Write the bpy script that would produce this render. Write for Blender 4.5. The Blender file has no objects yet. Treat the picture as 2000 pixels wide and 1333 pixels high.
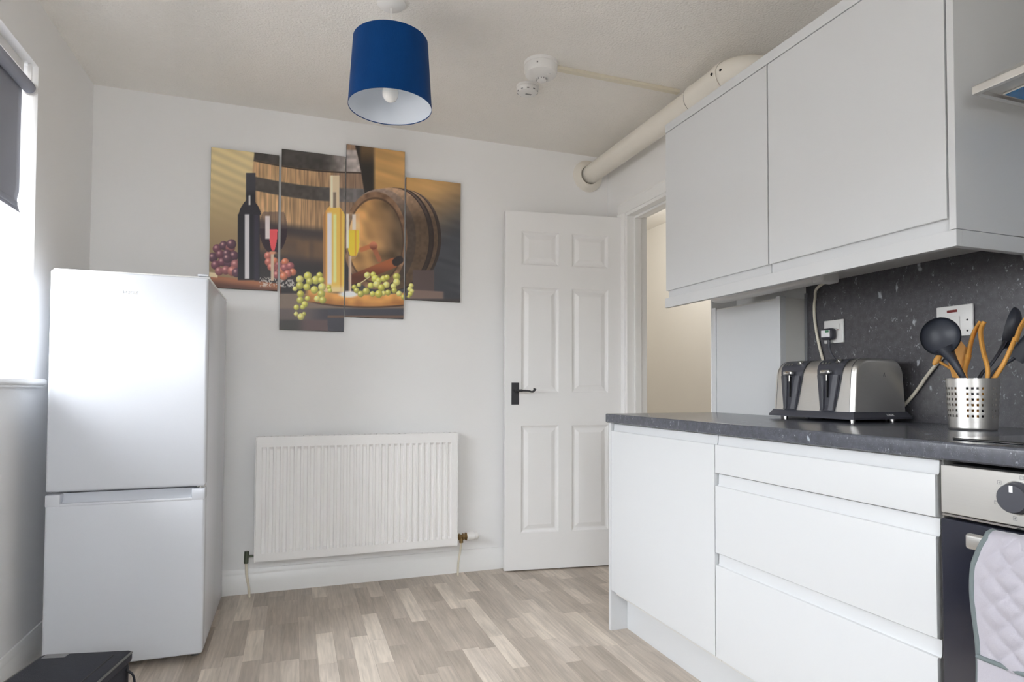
import bpy, bmesh, math, random
import numpy as np
from mathutils import Vector, Matrix

random.seed(7)
sc = bpy.context.scene
COL = sc.collection
PI = math.pi

# ------------------------------------------------------------------ camera
cam = bpy.data.cameras.new('camera')
cam.sensor_width = 36.0
cam.lens = 36.0 * 1196.5 / 2000.0
cam.shift_y = (726.33 - 666.5) / 2000.0
cam.clip_start = 0.02
co = bpy.data.objects.new('camera', cam)
COL.objects.link(co)
_y, _p, _r = (math.radians(a) for a in (19.59, 1.5753, 0.2044))
fwd = Vector((math.sin(_y) * math.cos(_p), math.cos(_y) * math.cos(_p), math.sin(_p)))
rt = Vector((math.cos(_y), -math.sin(_y), 0))
up = rt.cross(fwd)
rt2 = math.cos(_r) * rt + math.sin(_r) * up
up2 = -math.sin(_r) * rt + math.cos(_r) * up
M = Matrix((rt2, up2, -fwd)).transposed().to_4x4()
M.translation = Vector((0, 0, 1.0158))
co.matrix_world = M
sc.camera = co

# ------------------------------------------------------------------ world, light, exposure
sc.view_settings.view_transform = 'Standard'
sc.view_settings.look = 'None'
sc.view_settings.gamma = 1.0
sc.view_settings.use_curve_mapping = False
sc.view_settings.exposure = 0.1
sc.cycles.diffuse_bounces = 8
sc.cycles.max_bounces = 12
W = bpy.data.worlds.new('overcast_sky')
sc.world = W
W.use_nodes = True
wn = W.node_tree
bg = wn.nodes['Background']
bg.inputs[1].default_value = 26.5
# overcast sky (three times brighter overhead than at the horizon) over pale paving
tcw = wn.nodes.new('ShaderNodeTexCoord')
spw = wn.nodes.new('ShaderNodeSeparateXYZ')
wn.links.new(tcw.outputs['Generated'], spw.inputs[0])
rmp = wn.nodes.new('ShaderNodeValToRGB')
mrw = wn.nodes.new('ShaderNodeMapRange')
mrw.inputs['From Min'].default_value = -1.0
wn.links.new(spw.outputs['Z'], mrw.inputs['Value'])
wn.links.new(mrw.outputs[0], rmp.inputs[0])
e = rmp.color_ramp.elements
e[0].position, e[0].color = 0.0, (0.205, 0.197, 0.188, 1)
e[1].position, e[1].color = 1.0, (0.93, 0.975, 1.03, 1)
for p_, c_ in ((0.485, (0.205, 0.197, 0.188, 1)), (0.515, (0.338, 0.348, 0.355, 1))):
    q_ = e.new(p_)
    q_.color = c_
wn.links.new(rmp.outputs[0], bg.inputs[0])


def portal(name, loc, rot, sx, sy):
    l = bpy.data.lights.new(name, 'AREA')
    l.shape = 'RECTANGLE'
    l.size, l.size_y = sx, sy
    l.cycles.is_portal = True
    o = bpy.data.objects.new(name, l)
    COL.objects.link(o)
    o.location = loc
    o.rotation_euler = rot
    return o


# ------------------------------------------------------------------ room numbers (metres)
XL, XR, XD, YB, ZC = -0.898, 1.94, 1.80, 3.3157, 2.4283
YF = -0.75
WY0, WY1, WZ0, WZ1 = 0.55, 2.675, 1.045, 2.19       # window opening
portal('window_portal', (-1.16, (WY0 + WY1) / 2, (WZ0 + WZ1) / 2), (0, -PI / 2, 0), WZ1 - WZ0, WY1 - WY0)
VX0, VX1, VZ0, VZ1 = -0.70, 0.35, 1.05, 2.15       # added second window, unseen behind the camera, to light the room from there
portal('window_portal', ((VX0 + VX1) / 2, YF - 0.26, (VZ0 + VZ1) / 2), (-PI / 2, 0, 0), VX1 - VX0, VZ1 - VZ0)
hl = bpy.data.lights.new('hall_fill_light', 'POINT')  # added unseen light with no fixture, brightens the hall wall
hl.energy = 8
hl.shadow_soft_size = 0.15
hl.color = (1.0, 0.985, 0.965)
ho = bpy.data.objects.new('hall_fill_light', hl)
COL.objects.link(ho)
ho.location = (2.42, 3.75, 2.2)


# ------------------------------------------------------------------ materials
def lin(c):
    return tuple(((v / 255.0) / 12.92 if v / 255.0 <= 0.04045 else ((v / 255.0 + 0.055) / 1.055) ** 2.4) for v in c)


def mat(name, rgb, rough=0.5, metal=0.0, noise=0.0, nscale=8.0, bump=0.0, bscale=60.0, coat=0.0, spec=0.5, trans=0.0, stretch=None, sheen=0.0, rvar=0.0):
    m = bpy.data.materials.new(name)
    m.use_nodes = True
    nt = m.node_tree
    b = nt.nodes['Principled BSDF']
    c = lin(rgb)
    b.inputs['Base Color'].default_value = (*c, 1)
    b.inputs['Roughness'].default_value = rough
    b.inputs['Metallic'].default_value = metal
    b.inputs['Specular IOR Level'].default_value = spec
    b.inputs['Coat Weight'].default_value = coat
    b.inputs['Coat Roughness'].default_value = 0.08
    b.inputs['Transmission Weight'].default_value = trans
    if sheen:
        b.inputs['Sheen Weight'].default_value = sheen
        b.inputs['Sheen Roughness'].default_value = 0.4
    tc = nt.nodes.new('ShaderNodeNewGeometry')
    vec = tc.outputs['Position']
    if stretch:
        mp = nt.nodes.new('ShaderNodeMapping')
        mp.inputs['Scale'].default_value = stretch
        nt.links.new(vec, mp.inputs[0])
        vec = mp.outputs[0]
    if noise or rvar:
        n = nt.nodes.new('ShaderNodeTexNoise')
        n.inputs['Scale'].default_value = nscale
        n.inputs['Detail'].default_value = 4
        nt.links.new(vec, n.inputs['Vector'])
    if noise:
        mx = nt.nodes.new('ShaderNodeMix')
        mx.data_type = 'RGBA'
        mx.inputs['A'].default_value = (*[v * (1 - noise) for v in c], 1)
        mx.inputs['B'].default_value = (*[min(1, v * (1 + noise)) for v in c], 1)
        nt.links.new(n.outputs['Fac'], mx.inputs['Factor'])
        nt.links.new(mx.outputs['Result'], b.inputs['Base Color'])
    if rvar:
        mr = nt.nodes.new('ShaderNodeMapRange')
        mr.inputs['To Min'].default_value = max(0.02, rough - rvar)
        mr.inputs['To Max'].default_value = rough + rvar
        nt.links.new(n.outputs['Fac'], mr.inputs['Value'])
        nt.links.new(mr.outputs[0], b.inputs['Roughness'])
    if bump:
        n2 = nt.nodes.new('ShaderNodeTexNoise')
        n2.inputs['Scale'].default_value = bscale
        n2.inputs['Detail'].default_value = 3
        nt.links.new(vec, n2.inputs['Vector'])
        bp = nt.nodes.new('ShaderNodeBump')
        bp.inputs['Strength'].default_value = bump
        bp.inputs['Distance'].default_value = 0.004
        nt.links.new(n2.outputs['Fac'], bp.inputs['Height'])
        nt.links.new(bp.outputs[0], b.inputs['Normal'])
    return m


def speckle_mat(name, base, fleck, rough):
    """dark laminate with pale mineral flecks"""
    m = mat(name, base, rough, noise=0.5, nscale=55)
    nt = m.node_tree
    b = nt.nodes['Principled BSDF']
    src = b.inputs['Base Color'].links[0].from_socket
    geo = [n for n in nt.nodes if n.type == 'NEW_GEOMETRY'][0]
    out = src
    for scale, lo, hi, rot, amt in ((24, 0.19, 0.10, 0.7, 0.85), (58, 0.24, 0.10, -0.5, 0.6), (140, 0.34, 0.12, 0.3, 0.32)):
        mp = nt.nodes.new('ShaderNodeMapping')
        mp.inputs['Rotation'].default_value = (rot, rot * 0.8, rot * 0.4)
        mp.inputs['Scale'].default_value = (1.0, 1.0, 0.55)
        nt.links.new(geo.outputs['Position'], mp.inputs[0])
        ns = nt.nodes.new('ShaderNodeTexNoise')
        ns.inputs['Scale'].default_value = scale * 2.2
        nt.links.new(mp.outputs[0], ns.inputs['Vector'])
        ad = nt.nodes.new('ShaderNodeMix')
        ad.data_type = 'VECTOR'
        ad.inputs['Factor'].default_value = 0.035
        nt.links.new(mp.outputs[0], ad.inputs['A'])
        nt.links.new(ns.outputs['Color'], ad.inputs['B'])
        v = nt.nodes.new('ShaderNodeTexVoronoi')
        v.inputs['Scale'].default_value = scale
        v.inputs['Randomness'].default_value = 1.0
        nt.links.new(ad.outputs['Result'], v.inputs['Vector'])
        sep = nt.nodes.new('ShaderNodeSeparateColor')
        nt.links.new(v.outputs['Color'], sep.inputs[0])
        gt = nt.nodes.new('ShaderNodeMath')
        gt.operation = 'GREATER_THAN'
        gt.inputs[1].default_value = 0.66
        nt.links.new(sep.outputs[0], gt.inputs[0])
        mr = nt.nodes.new('ShaderNodeMapRange')
        mr.inputs['From Min'].default_value = lo
        mr.inputs['From Max'].default_value = hi
        nt.links.new(v.outputs['Distance'], mr.inputs['Value'])
        mu = nt.nodes.new('ShaderNodeMath')
        mu.operation = 'MULTIPLY'
        nt.links.new(gt.outputs[0], mu.inputs[0])
        nt.links.new(mr.outputs[0], mu.inputs[1])
        m2 = nt.nodes.new('ShaderNodeMath')
        m2.operation = 'MULTIPLY'
        m2.inputs[1].default_value = amt
        nt.links.new(mu.outputs[0], m2.inputs[0])
        mx = nt.nodes.new('ShaderNodeMix')
        mx.data_type = 'RGBA'
        mx.inputs['B'].default_value = (*lin(fleck), 1)
        nt.links.new(m2.outputs[0], mx.inputs['Factor'])
        nt.links.new(out, mx.inputs['A'])
        out = mx.outputs['Result']
    nt.links.new(out, b.inputs['Base Color'])
    return m


def plank_mat():
    m = bpy.data.materials.new('grey_oak_laminate')
    m.use_nodes = True
    nt = m.node_tree
    b = nt.nodes['Principled BSDF']
    b.inputs['Roughness'].default_value = 0.42
    oi = nt.nodes.new('ShaderNodeObjectInfo')
    geo = nt.nodes.new('ShaderNodeNewGeometry')
    add = nt.nodes.new('ShaderNodeVectorMath')
    add.operation = 'MULTIPLY_ADD'
    add.inputs[1].default_value = (1, 1, 1)
    nt.links.new(geo.outputs['Position'], add.inputs[0])
    cmb = nt.nodes.new('ShaderNodeCombineXYZ')
    ml = nt.nodes.new('ShaderNodeMath')
    ml.operation = 'MULTIPLY'
    ml.inputs[1].default_value = 37.0
    nt.links.new(oi.outputs['Random'], ml.inputs[0])
    for k in range(3):
        nt.links.new(ml.outputs[0], cmb.inputs[k])
    nt.links.new(cmb.outputs[0], add.inputs[2])
    mp = nt.nodes.new('ShaderNodeMapping')
    mp.inputs['Scale'].default_value = (1.0, 0.06, 1.0)
    nt.links.new(add.outputs[0], mp.inputs[0])
    n = nt.nodes.new('ShaderNodeTexNoise')
    n.inputs['Scale'].default_value = 90
    n.inputs['Detail'].default_value = 6
    n.inputs['Distortion'].default_value = 0.6
    nt.links.new(mp.outputs[0], n.inputs['Vector'])
    mp2 = nt.nodes.new('ShaderNodeMapping')
    mp2.inputs['Scale'].default_value = (1.0, 0.25, 1.0)
    nt.links.new(add.outputs[0], mp2.inputs[0])
    n2 = nt.nodes.new('ShaderNodeTexNoise')
    n2.inputs['Scale'].default_value = 14
    n2.inputs['Detail'].default_value = 3
    nt.links.new(mp2.outputs[0], n2.inputs['Vector'])
    r = nt.nodes.new('ShaderNodeMapRange')
    r.inputs['From Min'].default_value = 0.3
    r.inputs['From Max'].default_value = 0.7
    r.inputs['To Min'].default_value = 0.82
    r.inputs['To Max'].default_value = 1.12
    nt.links.new(n.outputs['Fac'], r.inputs['Value'])
    r2 = nt.nodes.new('ShaderNodeMapRange')
    r2.inputs['From Min'].default_value = 0.3
    r2.inputs['From Max'].default_value = 0.7
    r2.inputs['To Min'].default_value = 0.86
    r2.inputs['To Max'].default_value = 1.12
    nt.links.new(n2.outputs['Fac'], r2.inputs['Value'])
    mm = nt.nodes.new('ShaderNodeMath')
    mm.operation = 'MULTIPLY'
    nt.links.new(r.outputs[0], mm.inputs[0])
    nt.links.new(r2.outputs[0], mm.inputs[1])
    vs = nt.nodes.new('ShaderNodeVectorMath')
    vs.operation = 'SCALE'
    nt.links.new(oi.outputs['Color'], vs.inputs[0])
    nt.links.new(mm.outputs[0], vs.inputs['Scale'])
    nt.links.new(vs.outputs[0], b.inputs['Base Color'])
    bp = nt.nodes.new('ShaderNodeBump')
    bp.inputs['Strength'].default_value = 0.08
    bp.inputs['Distance'].default_value = 0.001
    nt.links.new(n.outputs['Fac'], bp.inputs['Height'])
    nt.links.new(bp.outputs[0], b.inputs['Normal'])
    return m


def glass_mat():
    m = bpy.data.materials.new('window_glass')
    m.use_nodes = True
    nt = m.node_tree
    nt.nodes.remove(nt.nodes['Principled BSDF'])
    t = nt.nodes.new('ShaderNodeBsdfTransparent')
    g = nt.nodes.new('ShaderNodeBsdfGlossy')
    g.inputs['Roughness'].default_value = 0.02
    f = nt.nodes.new('ShaderNodeFresnel')
    f.inputs['IOR'].default_value = 1.2
    mx = nt.nodes.new('ShaderNodeMixShader')
    nt.links.new(f.outputs[0], mx.inputs[0])
    nt.links.new(t.outputs[0], mx.inputs[1])
    nt.links.new(g.outputs[0], mx.inputs[2])
    nt.links.new(mx.outputs[0], nt.nodes['Material Output'].inputs[0])
    return m


def print_mat():
    m = bpy.data.materials.new('canvas_print')
    m.use_nodes = True
    nt = m.node_tree
    b = nt.nodes['Principled BSDF']
    b.inputs['Roughness'].default_value = 0.45
    a = nt.nodes.new('ShaderNodeAttribute')
    a.attribute_name = 'ink'
    nt.links.new(a.outputs['Color'], b.inputs['Base Color'])
    w = nt.nodes.new('ShaderNodeTexNoise')
    w.inputs['Scale'].default_value = 900
    bp = nt.nodes.new('ShaderNodeBump')
    bp.inputs['Strength'].default_value = 0.1
    bp.inputs['Distance'].default_value = 0.0005
    nt.links.new(w.outputs['Fac'], bp.inputs['Height'])
    nt.links.new(bp.outputs[0], b.inputs['Normal'])
    return m


MT = dict(
    wall=mat('wall_paint', (242, 242, 242), 0.75, noise=0.015, nscale=3, bump=0.03, bscale=90),
    ceiling=mat('ceiling_stipple', (240, 237, 232), 0.85, noise=0.03, nscale=5, bump=1.0, bscale=110),
    hall=mat('hall_paint', (240, 237, 231), 0.8, noise=0.02, nscale=2),
    trim=mat('trim_gloss', (241, 241, 240), 0.32, noise=0.01, nscale=4),
    doorw=mat('door_paint', (241, 241, 241), 0.4, noise=0.012, nscale=6, bump=0.02, bscale=150),
    sub=mat('subfloor', (92, 84, 76), 0.8, noise=0.1),
    plank=plank_mat(),
    unit=mat('white_unit_lacquer', (211, 213, 215), 0.38, noise=0.006, nscale=3),
    unit_in=mat('white_carcass', (214, 213, 210), 0.5, noise=0.01),
    worktop=speckle_mat('dark_speckled_worktop', (82, 84, 92), (178, 186, 196), 0.22),
    splash=speckle_mat('dark_speckled_splashback', (84, 83, 87), (190, 194, 200), 0.3),
    fridge=mat('white_fridge_enamel', (210, 213, 219), 0.27, noise=0.004, bump=0.015, bscale=160),
    gasket=mat('grey_gasket', (118, 120, 124), 0.6, noise=0.05),
    rad=mat('radiator_enamel', (244, 243, 242), 0.35, noise=0.006),
    brass=mat('worn_brass', (150, 126, 88), 0.35, metal=0.9, noise=0.2, nscale=60),
    verd=mat('tarnished_brass', (92, 98, 84), 0.5, metal=0.6, noise=0.3, nscale=80),
    plastic=mat('white_plastic', (234, 233, 231), 0.3, noise=0.006),
    cream=mat('cream_plastic', (225, 218, 200), 0.4, noise=0.02),
    pipe=mat('painted_pipe', (232, 227, 217), 0.5, noise=0.02, bump=0.04, bscale=120),
    dark=mat('dark_gap', (40, 40, 42), 0.6, noise=0.1),
    iron=mat('dark_iron', (62, 62, 66), 0.45, metal=0.4, noise=0.15, nscale=60),
    velvet=mat('blue_velvet', (2, 58, 116), 0.85, spec=0.15, noise=0.22, nscale=14, bump=0.15, bscale=260, sheen=0.08, stretch=(1, 1, 0.35)),
    lining=mat('white_shade_lining', (222, 228, 236), 0.6, noise=0.01),
    bulb=mat('frosted_bulb', (245, 244, 240), 0.25, noise=0.01),
    steel=mat('brushed_steel', (228, 226, 222), 0.36, metal=1.0, noise=0.05, nscale=30, stretch=(1, 1, 30), rvar=0.05),
    steelflat=mat('oven_steel', (206, 204, 200), 0.34, metal=0.85, noise=0.04, nscale=60, stretch=(1, 0.05, 20)),
    chrome=mat('chrome', (215, 214, 212), 0.12, metal=1.0, noise=0.02),
    blackp=mat('black_plastic', (66, 67, 75), 0.4, noise=0.06, nscale=40),
    blackg=mat('black_glass', (42, 44, 55), 0.12, noise=0.05, coat=0.5),
    nylon=mat('grey_nylon_utensil', (54, 58, 68), 0.42, noise=0.06, nscale=30),
    wood=mat('beech_wood', (226, 166, 82), 0.5, noise=0.18, nscale=40, stretch=(1, 1, 0.15)),
    blind=mat('grey_blind_fabric', (150, 153, 164), 0.8, noise=0.03, nscale=300, bump=0.1, bscale=600),
    bag=mat('black_nylon_bag', (38, 40, 50), 0.7, noise=0.2, nscale=120, bump=0.25, bscale=420),
    bagtrim=mat('grey_piping', (104, 104, 102), 0.6, noise=0.1),
    glove=mat('lilac_grey_cotton', (180, 177, 186), 0.9, noise=0.03, nscale=300, bump=0.2, bscale=800, sheen=0.2),
    gbind=mat('grey_green_binding', (112, 122, 124), 0.9, noise=0.08, nscale=300, bump=0.2, bscale=700),
    red=mat('red_neon', (120, 34, 30), 0.3, noise=0.05),
    bluefilm=mat('blue_film', (38, 120, 180), 0.2, noise=0.1, nscale=40),
    board=mat('canvas_edge', (70, 62, 54), 0.7, noise=0.1),
    mark=mat('printed_grey', (128, 128, 130), 0.5, noise=0.02),
    white_print=mat('printed_white', (240, 241, 243), 0.5, noise=0.02),
    green_print=mat('printed_green', (70, 130, 96), 0.5, noise=0.05),
    hob=mat('hob_glass', (18, 18, 20), 0.05, noise=0.02, coat=0.5),
    glass=glass_mat(),
    ink=print_mat(),
    upvc=mat('window_upvc', (238, 239, 240), 0.3, noise=0.006),
)


# ------------------------------------------------------------------ mesh helpers
class G:
    """collects geometry in world metres"""
    def __init__(s):
        s.bm = bmesh.new()

    def box(s, x0, x1, y0, y1, z0, z1, bev=0.0, seg=2, rot=None, piv=None):
        vs = [s.bm.verts.new((x, y, z)) for x in (x0, x1) for y in (y0, y1) for z in (z0, z1)]
        fs = [(0, 1, 3, 2), (4, 6, 7, 5), (0, 4, 5, 1), (2, 3, 7, 6), (0, 2, 6, 4), (1, 5, 7, 3)]
        fl = [s.bm.faces.new([vs[i] for i in f]) for f in fs]
        if rot is not None:
            bmesh.ops.rotate(s.bm, verts=vs, cent=piv or (0, 0, 0), matrix=rot)
        if bev > 0:
            ed = list({e for f in fl for e in f.edges})
            bmesh.ops.bevel(s.bm, geom=ed, offset=bev, segments=seg, affect='EDGES', profile=0.5)
        return s

    def prism(s, pts, axis, a0, a1, cap=True):
        """extrude 2-D outline along axis; pts ordered in the other two axes (xyz order)"""
        def P(p, a):
            q = list(p)
            q.insert('xyz'.index(axis), a)
            return q
        A = [s.bm.verts.new(P(p, a0)) for p in pts]
        B = [s.bm.verts.new(P(p, a1)) for p in pts]
        n = len(pts)
        for i in range(n):
            s.bm.faces.new((A[i], A[(i + 1) % n], B[(i + 1) % n], B[i]))
        if cap:
            s.bm.faces.new(A[::-1])
            s.bm.faces.new(B)
        return s

    def tube(s, pts, r, n=10, cap=True, rs=None, flat=None):
        pts = [Vector(p) for p in pts]
        rings = []
        prev = None
        for i, p in enumerate(pts):
            t = (pts[min(i + 1, len(pts) - 1)] - pts[max(i - 1, 0)]).normalized()
            if prev is None:
                a = t.cross(Vector((0, 0, 1)))
                if a.length < 1e-3:
                    a = t.cross(Vector((1, 0, 0)))
                a.normalize()
            else:
                a = (prev - t * prev.dot(t)).normalized()
            prev = a
            b = t.cross(a)
            rr = rs[i] if rs else r
            ra, rb = (rr, rr) if not isinstance(rr, tuple) else rr
            rings.append([s.bm.verts.new(p + a * ra * math.cos(2 * PI * k / n) + b * rb * math.sin(2 * PI * k / n)) for k in range(n)])
        for i in range(len(rings) - 1):
            for k in range(n):
                s.bm.faces.new((rings[i][k], rings[i][(k + 1) % n], rings[i + 1][(k + 1) % n], rings[i + 1][k]))
        if cap:
            s.bm.faces.new(rings[0][::-1])
            s.bm.faces.new(rings[-1])
        return s

    def lathe(s, prof, c, n=32, axis='z', cap0=False, cap1=False):
        rings = []
        for r, h in prof:
            ring = []
            for k in range(n):
                a = 2 * PI * k / n
                q = {'z': (r * math.cos(a), r * math.sin(a), h), 'y': (r * math.cos(a), h, r * math.sin(a)), 'x': (h, r * math.cos(a), r * math.sin(a))}[axis]
                ring.append(s.bm.verts.new((c[0] + q[0], c[1] + q[1], c[2] + q[2])))
            rings.append(ring)
        for i in range(len(rings) - 1):
            for k in range(n):
                s.bm.faces.new((rings[i][k], rings[i][(k + 1) % n], rings[i + 1][(k + 1) % n], rings[i + 1][k]))
        if cap0:
            s.bm.faces.new(rings[0][::-1])
        if cap1:
            s.bm.faces.new(rings[-1])
        return s

    def grid(s, f, nu, nv):
        V = [[s.bm.verts.new(f(i / nu, j / nv)) for j in range(nv + 1)] for i in range(nu + 1)]
        for i in range(nu):
            for j in range(nv):
                s.bm.faces.new((V[i][j], V[i + 1][j], V[i + 1][j + 1], V[i][j + 1]))
        return s

    def poly(s, pts):
        s.bm.faces.new([s.bm.verts.new(p) for p in pts])
        return s

    def ell(s, c, r, rot=None, u=20, v=12):
        m = Matrix.Translation(c) @ (rot.to_4x4() if rot else Matrix.Identity(4)) @ Matrix.Diagonal((*r, 1))
        bmesh.ops.create_uvsphere(s.bm, u_segments=u, v_segments=v, radius=1, matrix=m)
        return s


BASE = {}


def done(o, label, cat, group, kind):
    if label:
        o['label'] = label
    if cat:
        o['category'] = cat
    if group:
        o['group'] = group
    if kind:
        o['kind'] = kind


def thing(name, loc, label=None, cat=None, group=None, kind=None):
    o = bpy.data.objects.new(name, None)
    o.empty_display_size = 0.05
    COL.objects.link(o)
    o.location = loc
    BASE[o.name] = Vector(loc)
    done(o, label, cat, group, kind)
    return o


def obj(name, g, m, parent=None, base=None, smooth=None, label=None, cat=None, group=None, kind=None):
    bm = g.bm
    bmesh.ops.recalc_face_normals(bm, faces=bm.faces)
    off = BASE[parent.name] if parent else Vector(base or (0, 0, 0))
    bmesh.ops.translate(bm, verts=bm.verts, vec=-off)
    me = bpy.data.meshes.new(name)
    if smooth is not None:
        lim = math.radians(smooth)
        for f in bm.faces:
            f.smooth = True
        for e in bm.edges:
            if len(e.link_faces) == 2 and e.calc_face_angle(0) > lim:
                e.smooth = False
    bm.to_mesh(me)
    bm.free()
    me.materials.append(MT[m])
    o = bpy.data.objects.new(name, me)
    COL.objects.link(o)
    if parent:
        o.parent = parent
        BASE[o.name] = off
    else:
        o.location = off
        BASE[o.name] = off
    done(o, label, cat, group, kind)
    return o


def text(name, body, size, loc, rot, m, parent, depth=0.0004, label=None):
    cu = bpy.data.curves.new('lettering', 'FONT')
    cu.body = body
    cu.size = size
    cu.extrude = depth
    cu.align_x = 'CENTER'
    cu.align_y = 'CENTER'
    cu.resolution_u = 3
    t = bpy.data.objects.new('lettering', cu)
    COL.objects.link(t)
    bpy.context.view_layer.update()
    me = bpy.data.meshes.new_from_object(t.evaluated_get(bpy.context.evaluated_depsgraph_get()))
    bpy.data.objects.remove(t)
    me.transform(Matrix.Translation(Vector(loc) - BASE[parent.name]) @ rot.to_4x4())
    me.materials.clear()
    me.materials.append(MT[m])
    o = bpy.data.objects.new(name, me)
    COL.objects.link(o)
    o.parent = parent
    BASE[o.name] = BASE[parent.name]
    if label:
        o['label'] = label
    return o


def arc(c, r, a0, a1, n, f):
    return [f(c[0] + r * math.cos(a0 + (a1 - a0) * i / n), c[1] + r * math.sin(a0 + (a1 - a0) * i / n)) for i in range(n + 1)]


def spline(pts, n=8):
    """Catmull-Rom through points"""
    P = [Vector(p) for p in pts]
    P = [P[0] * 2 - P[1]] + P + [P[-1] * 2 - P[-2]]
    out = []
    for i in range(1, len(P) - 2):
        for k in range(n):
            t = k / n
            a, b, c, d = P[i - 1], P[i], P[i + 1], P[i + 2]
            out.append(0.5 * ((2 * b) + (c - a) * t + (2 * a - 5 * b + 4 * c - d) * t * t + (3 * b - a - 3 * c + d) * t ** 3))
    out.append(P[-2])
    return out


# ================================================================== THE SETTING
S = 'structure'
T = 0.30
# floor -------------------------------------------------------------
g = G().box(XL - T, 3.2, YF - 0.25, 5.2, -0.12, -0.006)
floor = obj('floor', g, 'sub', kind=S, label='grey oak strip laminate floor')
TONES = [(150, 140, 129), (157, 147, 136), (166, 156, 145), (153, 143, 132), (172, 162, 151), (145, 135, 124), (161, 151, 140), (180, 170, 158)]
SW = 0.0664
LENS = [0.22, 0.3, 0.38, 0.46, 0.56]
plank_mesh = {}


def strip_mesh(L):
    k = round(L, 3)
    if k not in plank_mesh:
        bm = bmesh.new()
        w = SW / 2 - 0.0002
        vs = [bm.verts.new((x, y, z)) for x in (-w, w) for y in (0.0002, L - 0.0002) for z in (-0.006, 0.0)]
        for f in [(0, 1, 3, 2), (4, 6, 7, 5), (0, 4, 5, 1), (2, 3, 7, 6), (0, 2, 6, 4), (1, 5, 7, 3)]:
            bm.faces.new([vs[i] for i in f])
        bmesh.ops.recalc_face_normals(bm, faces=bm.faces)
        me = bpy.data.meshes.new('plank')
        bm.to_mesh(me)
        bm.free()
        me.materials.append(MT['plank'])
        plank_mesh[k] = me
    return plank_mesh[k]


rng = random.Random(11)
rest = [G() for _ in TONES]
ncol = int((3.2 - XL) / SW) + 1
for c in range(ncol):
    x = XL + SW * (c + 0.5)
    yend = YB if x < XD else 5.1
    y = yend
    first = True
    while y > YF:
        L = rng.choice(LENS)
        if first:
            L *= rng.uniform(0.3, 1.0)
            first = False
        L = round(L * 50) / 50
        y0 = y - L
        seen = (y > 1.25 and x < 1.40) or (y > 2.2 and x < 1.95 and y0 < 3.4)
        ti = rng.randrange(len(TONES))
        if seen:
            o = bpy.data.objects.new('plank', strip_mesh(L))
            COL.objects.link(o)
            o.parent = floor
            o.location = (x, y0, 0.0)
            o.color = (*[min(0.9, 1.46 * v_) for v_ in lin(TONES[ti])], 1)
        else:
            rest[ti].box(x - SW / 2 + .0002, x + SW / 2 - .0002, max(y0, YF), y, -0.006, 0.0)
        y = y0
for ti, g in enumerate(rest):
    o = obj('plank_remainder', g, 'plank', floor, kind='stuff')
    o.color = (*[min(0.9, 1.46 * v_) for v_ in lin(TONES[ti])], 1)

# walls ---------------------------------------------------------------
g = G().box(XL - T, XD + 0.14, YB, YB + 0.15, 0, ZC)
obj('wall_back', g, 'wall', kind=S, label='pale painted wall behind the radiator')
g = G()
g.box(XL - T, XL, YF, YB, 0, WZ0 - 0.03)
g.box(XL - T, XL, YF, YB, WZ1, ZC)
g.box(XL - T, XL, WY1, YB, WZ0 - 0.03, WZ1)
g.box(XL - T, XL, YF, WY0, WZ0 - 0.03, WZ1)
obj('wall_left', g, 'wall', kind=S, label='pale painted wall around the window')
DY0, DY1, DZ = 2.34, 3.085, 2.016       # doorway
g = G()
g.box(XD, XD + 0.12, DY1 + 0.03, YB, 0, ZC)
g.box(XD, XD + 0.12, 2.3325, DY1 + 0.03, DZ + 0.03, ZC)
obj('wall_doorway', g, 'wall', kind=S, label='pale painted wall around the doorway')
g = G().box(XD, XR + 0.10, 2.3325, 2.339, 0, DZ + 0.028).box(XD, XR + 0.10, 2.248, 2.332, 1.45, ZC)
obj('wall_return', g, 'wall', kind=S)
g = G().box(XR, XR + 0.10, YF, 2.332, 0, ZC)
obj('wall_right', g, 'wall', kind=S, label='pale painted wall behind the kitchen units')
g = G().box(XL - T, XR + 0.1, YF - 0.25, YF, 0, VZ0).box(XL - T, XR + 0.1, YF - 0.25, YF, VZ1, ZC).box(XL - T, VX0, YF - 0.25, YF, VZ0, VZ1).box(VX1, XR + 0.1, YF - 0.25, YF, VZ0, VZ1)
obj('wall_front', g, 'wall', kind=S)
g = G().box(XL - T, 3.2, YF - 0.25, 5.2, ZC, ZC + 0.1)
obj('ceiling', g, 'ceiling', kind=S, label='stippled off-white ceiling')
g = G().box(2.95, 3.05, 1.0, 5.1, 0, ZC).box(1.92, 3.05, 5.0, 5.1, 0, ZC).box(2.04, 3.05, 0.9, 1.0, 0, ZC)
g.box(1.92, 2.02, 3.32, 5.0, 0, ZC)
obj('wall_hall', g, 'hall', kind=S, label='cream hallway wall seen through the doorway')

# skirting ---------------------------------------------------------------
def skirt(a):
    """profile (distance from wall, z)"""
    return [(0, 0), (0.016, 0), (0.016, 0.086), (0.0125, 0.092), (0.0125, 0.098), (0.010, 0.112), (0.006, 0.120), (0, 0.120)]


g = G().prism([(YB - d, z) for d, z in skirt(0)], 'x', XL + 0.016, XD)
obj('baseboard_back', g, 'trim', kind=S, smooth=35)
g = G().prism([(XL + d, z) for d, z in skirt(0)], 'y', YF, YB)
obj('baseboard_left', g, 'trim', kind=S, smooth=35)

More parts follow.
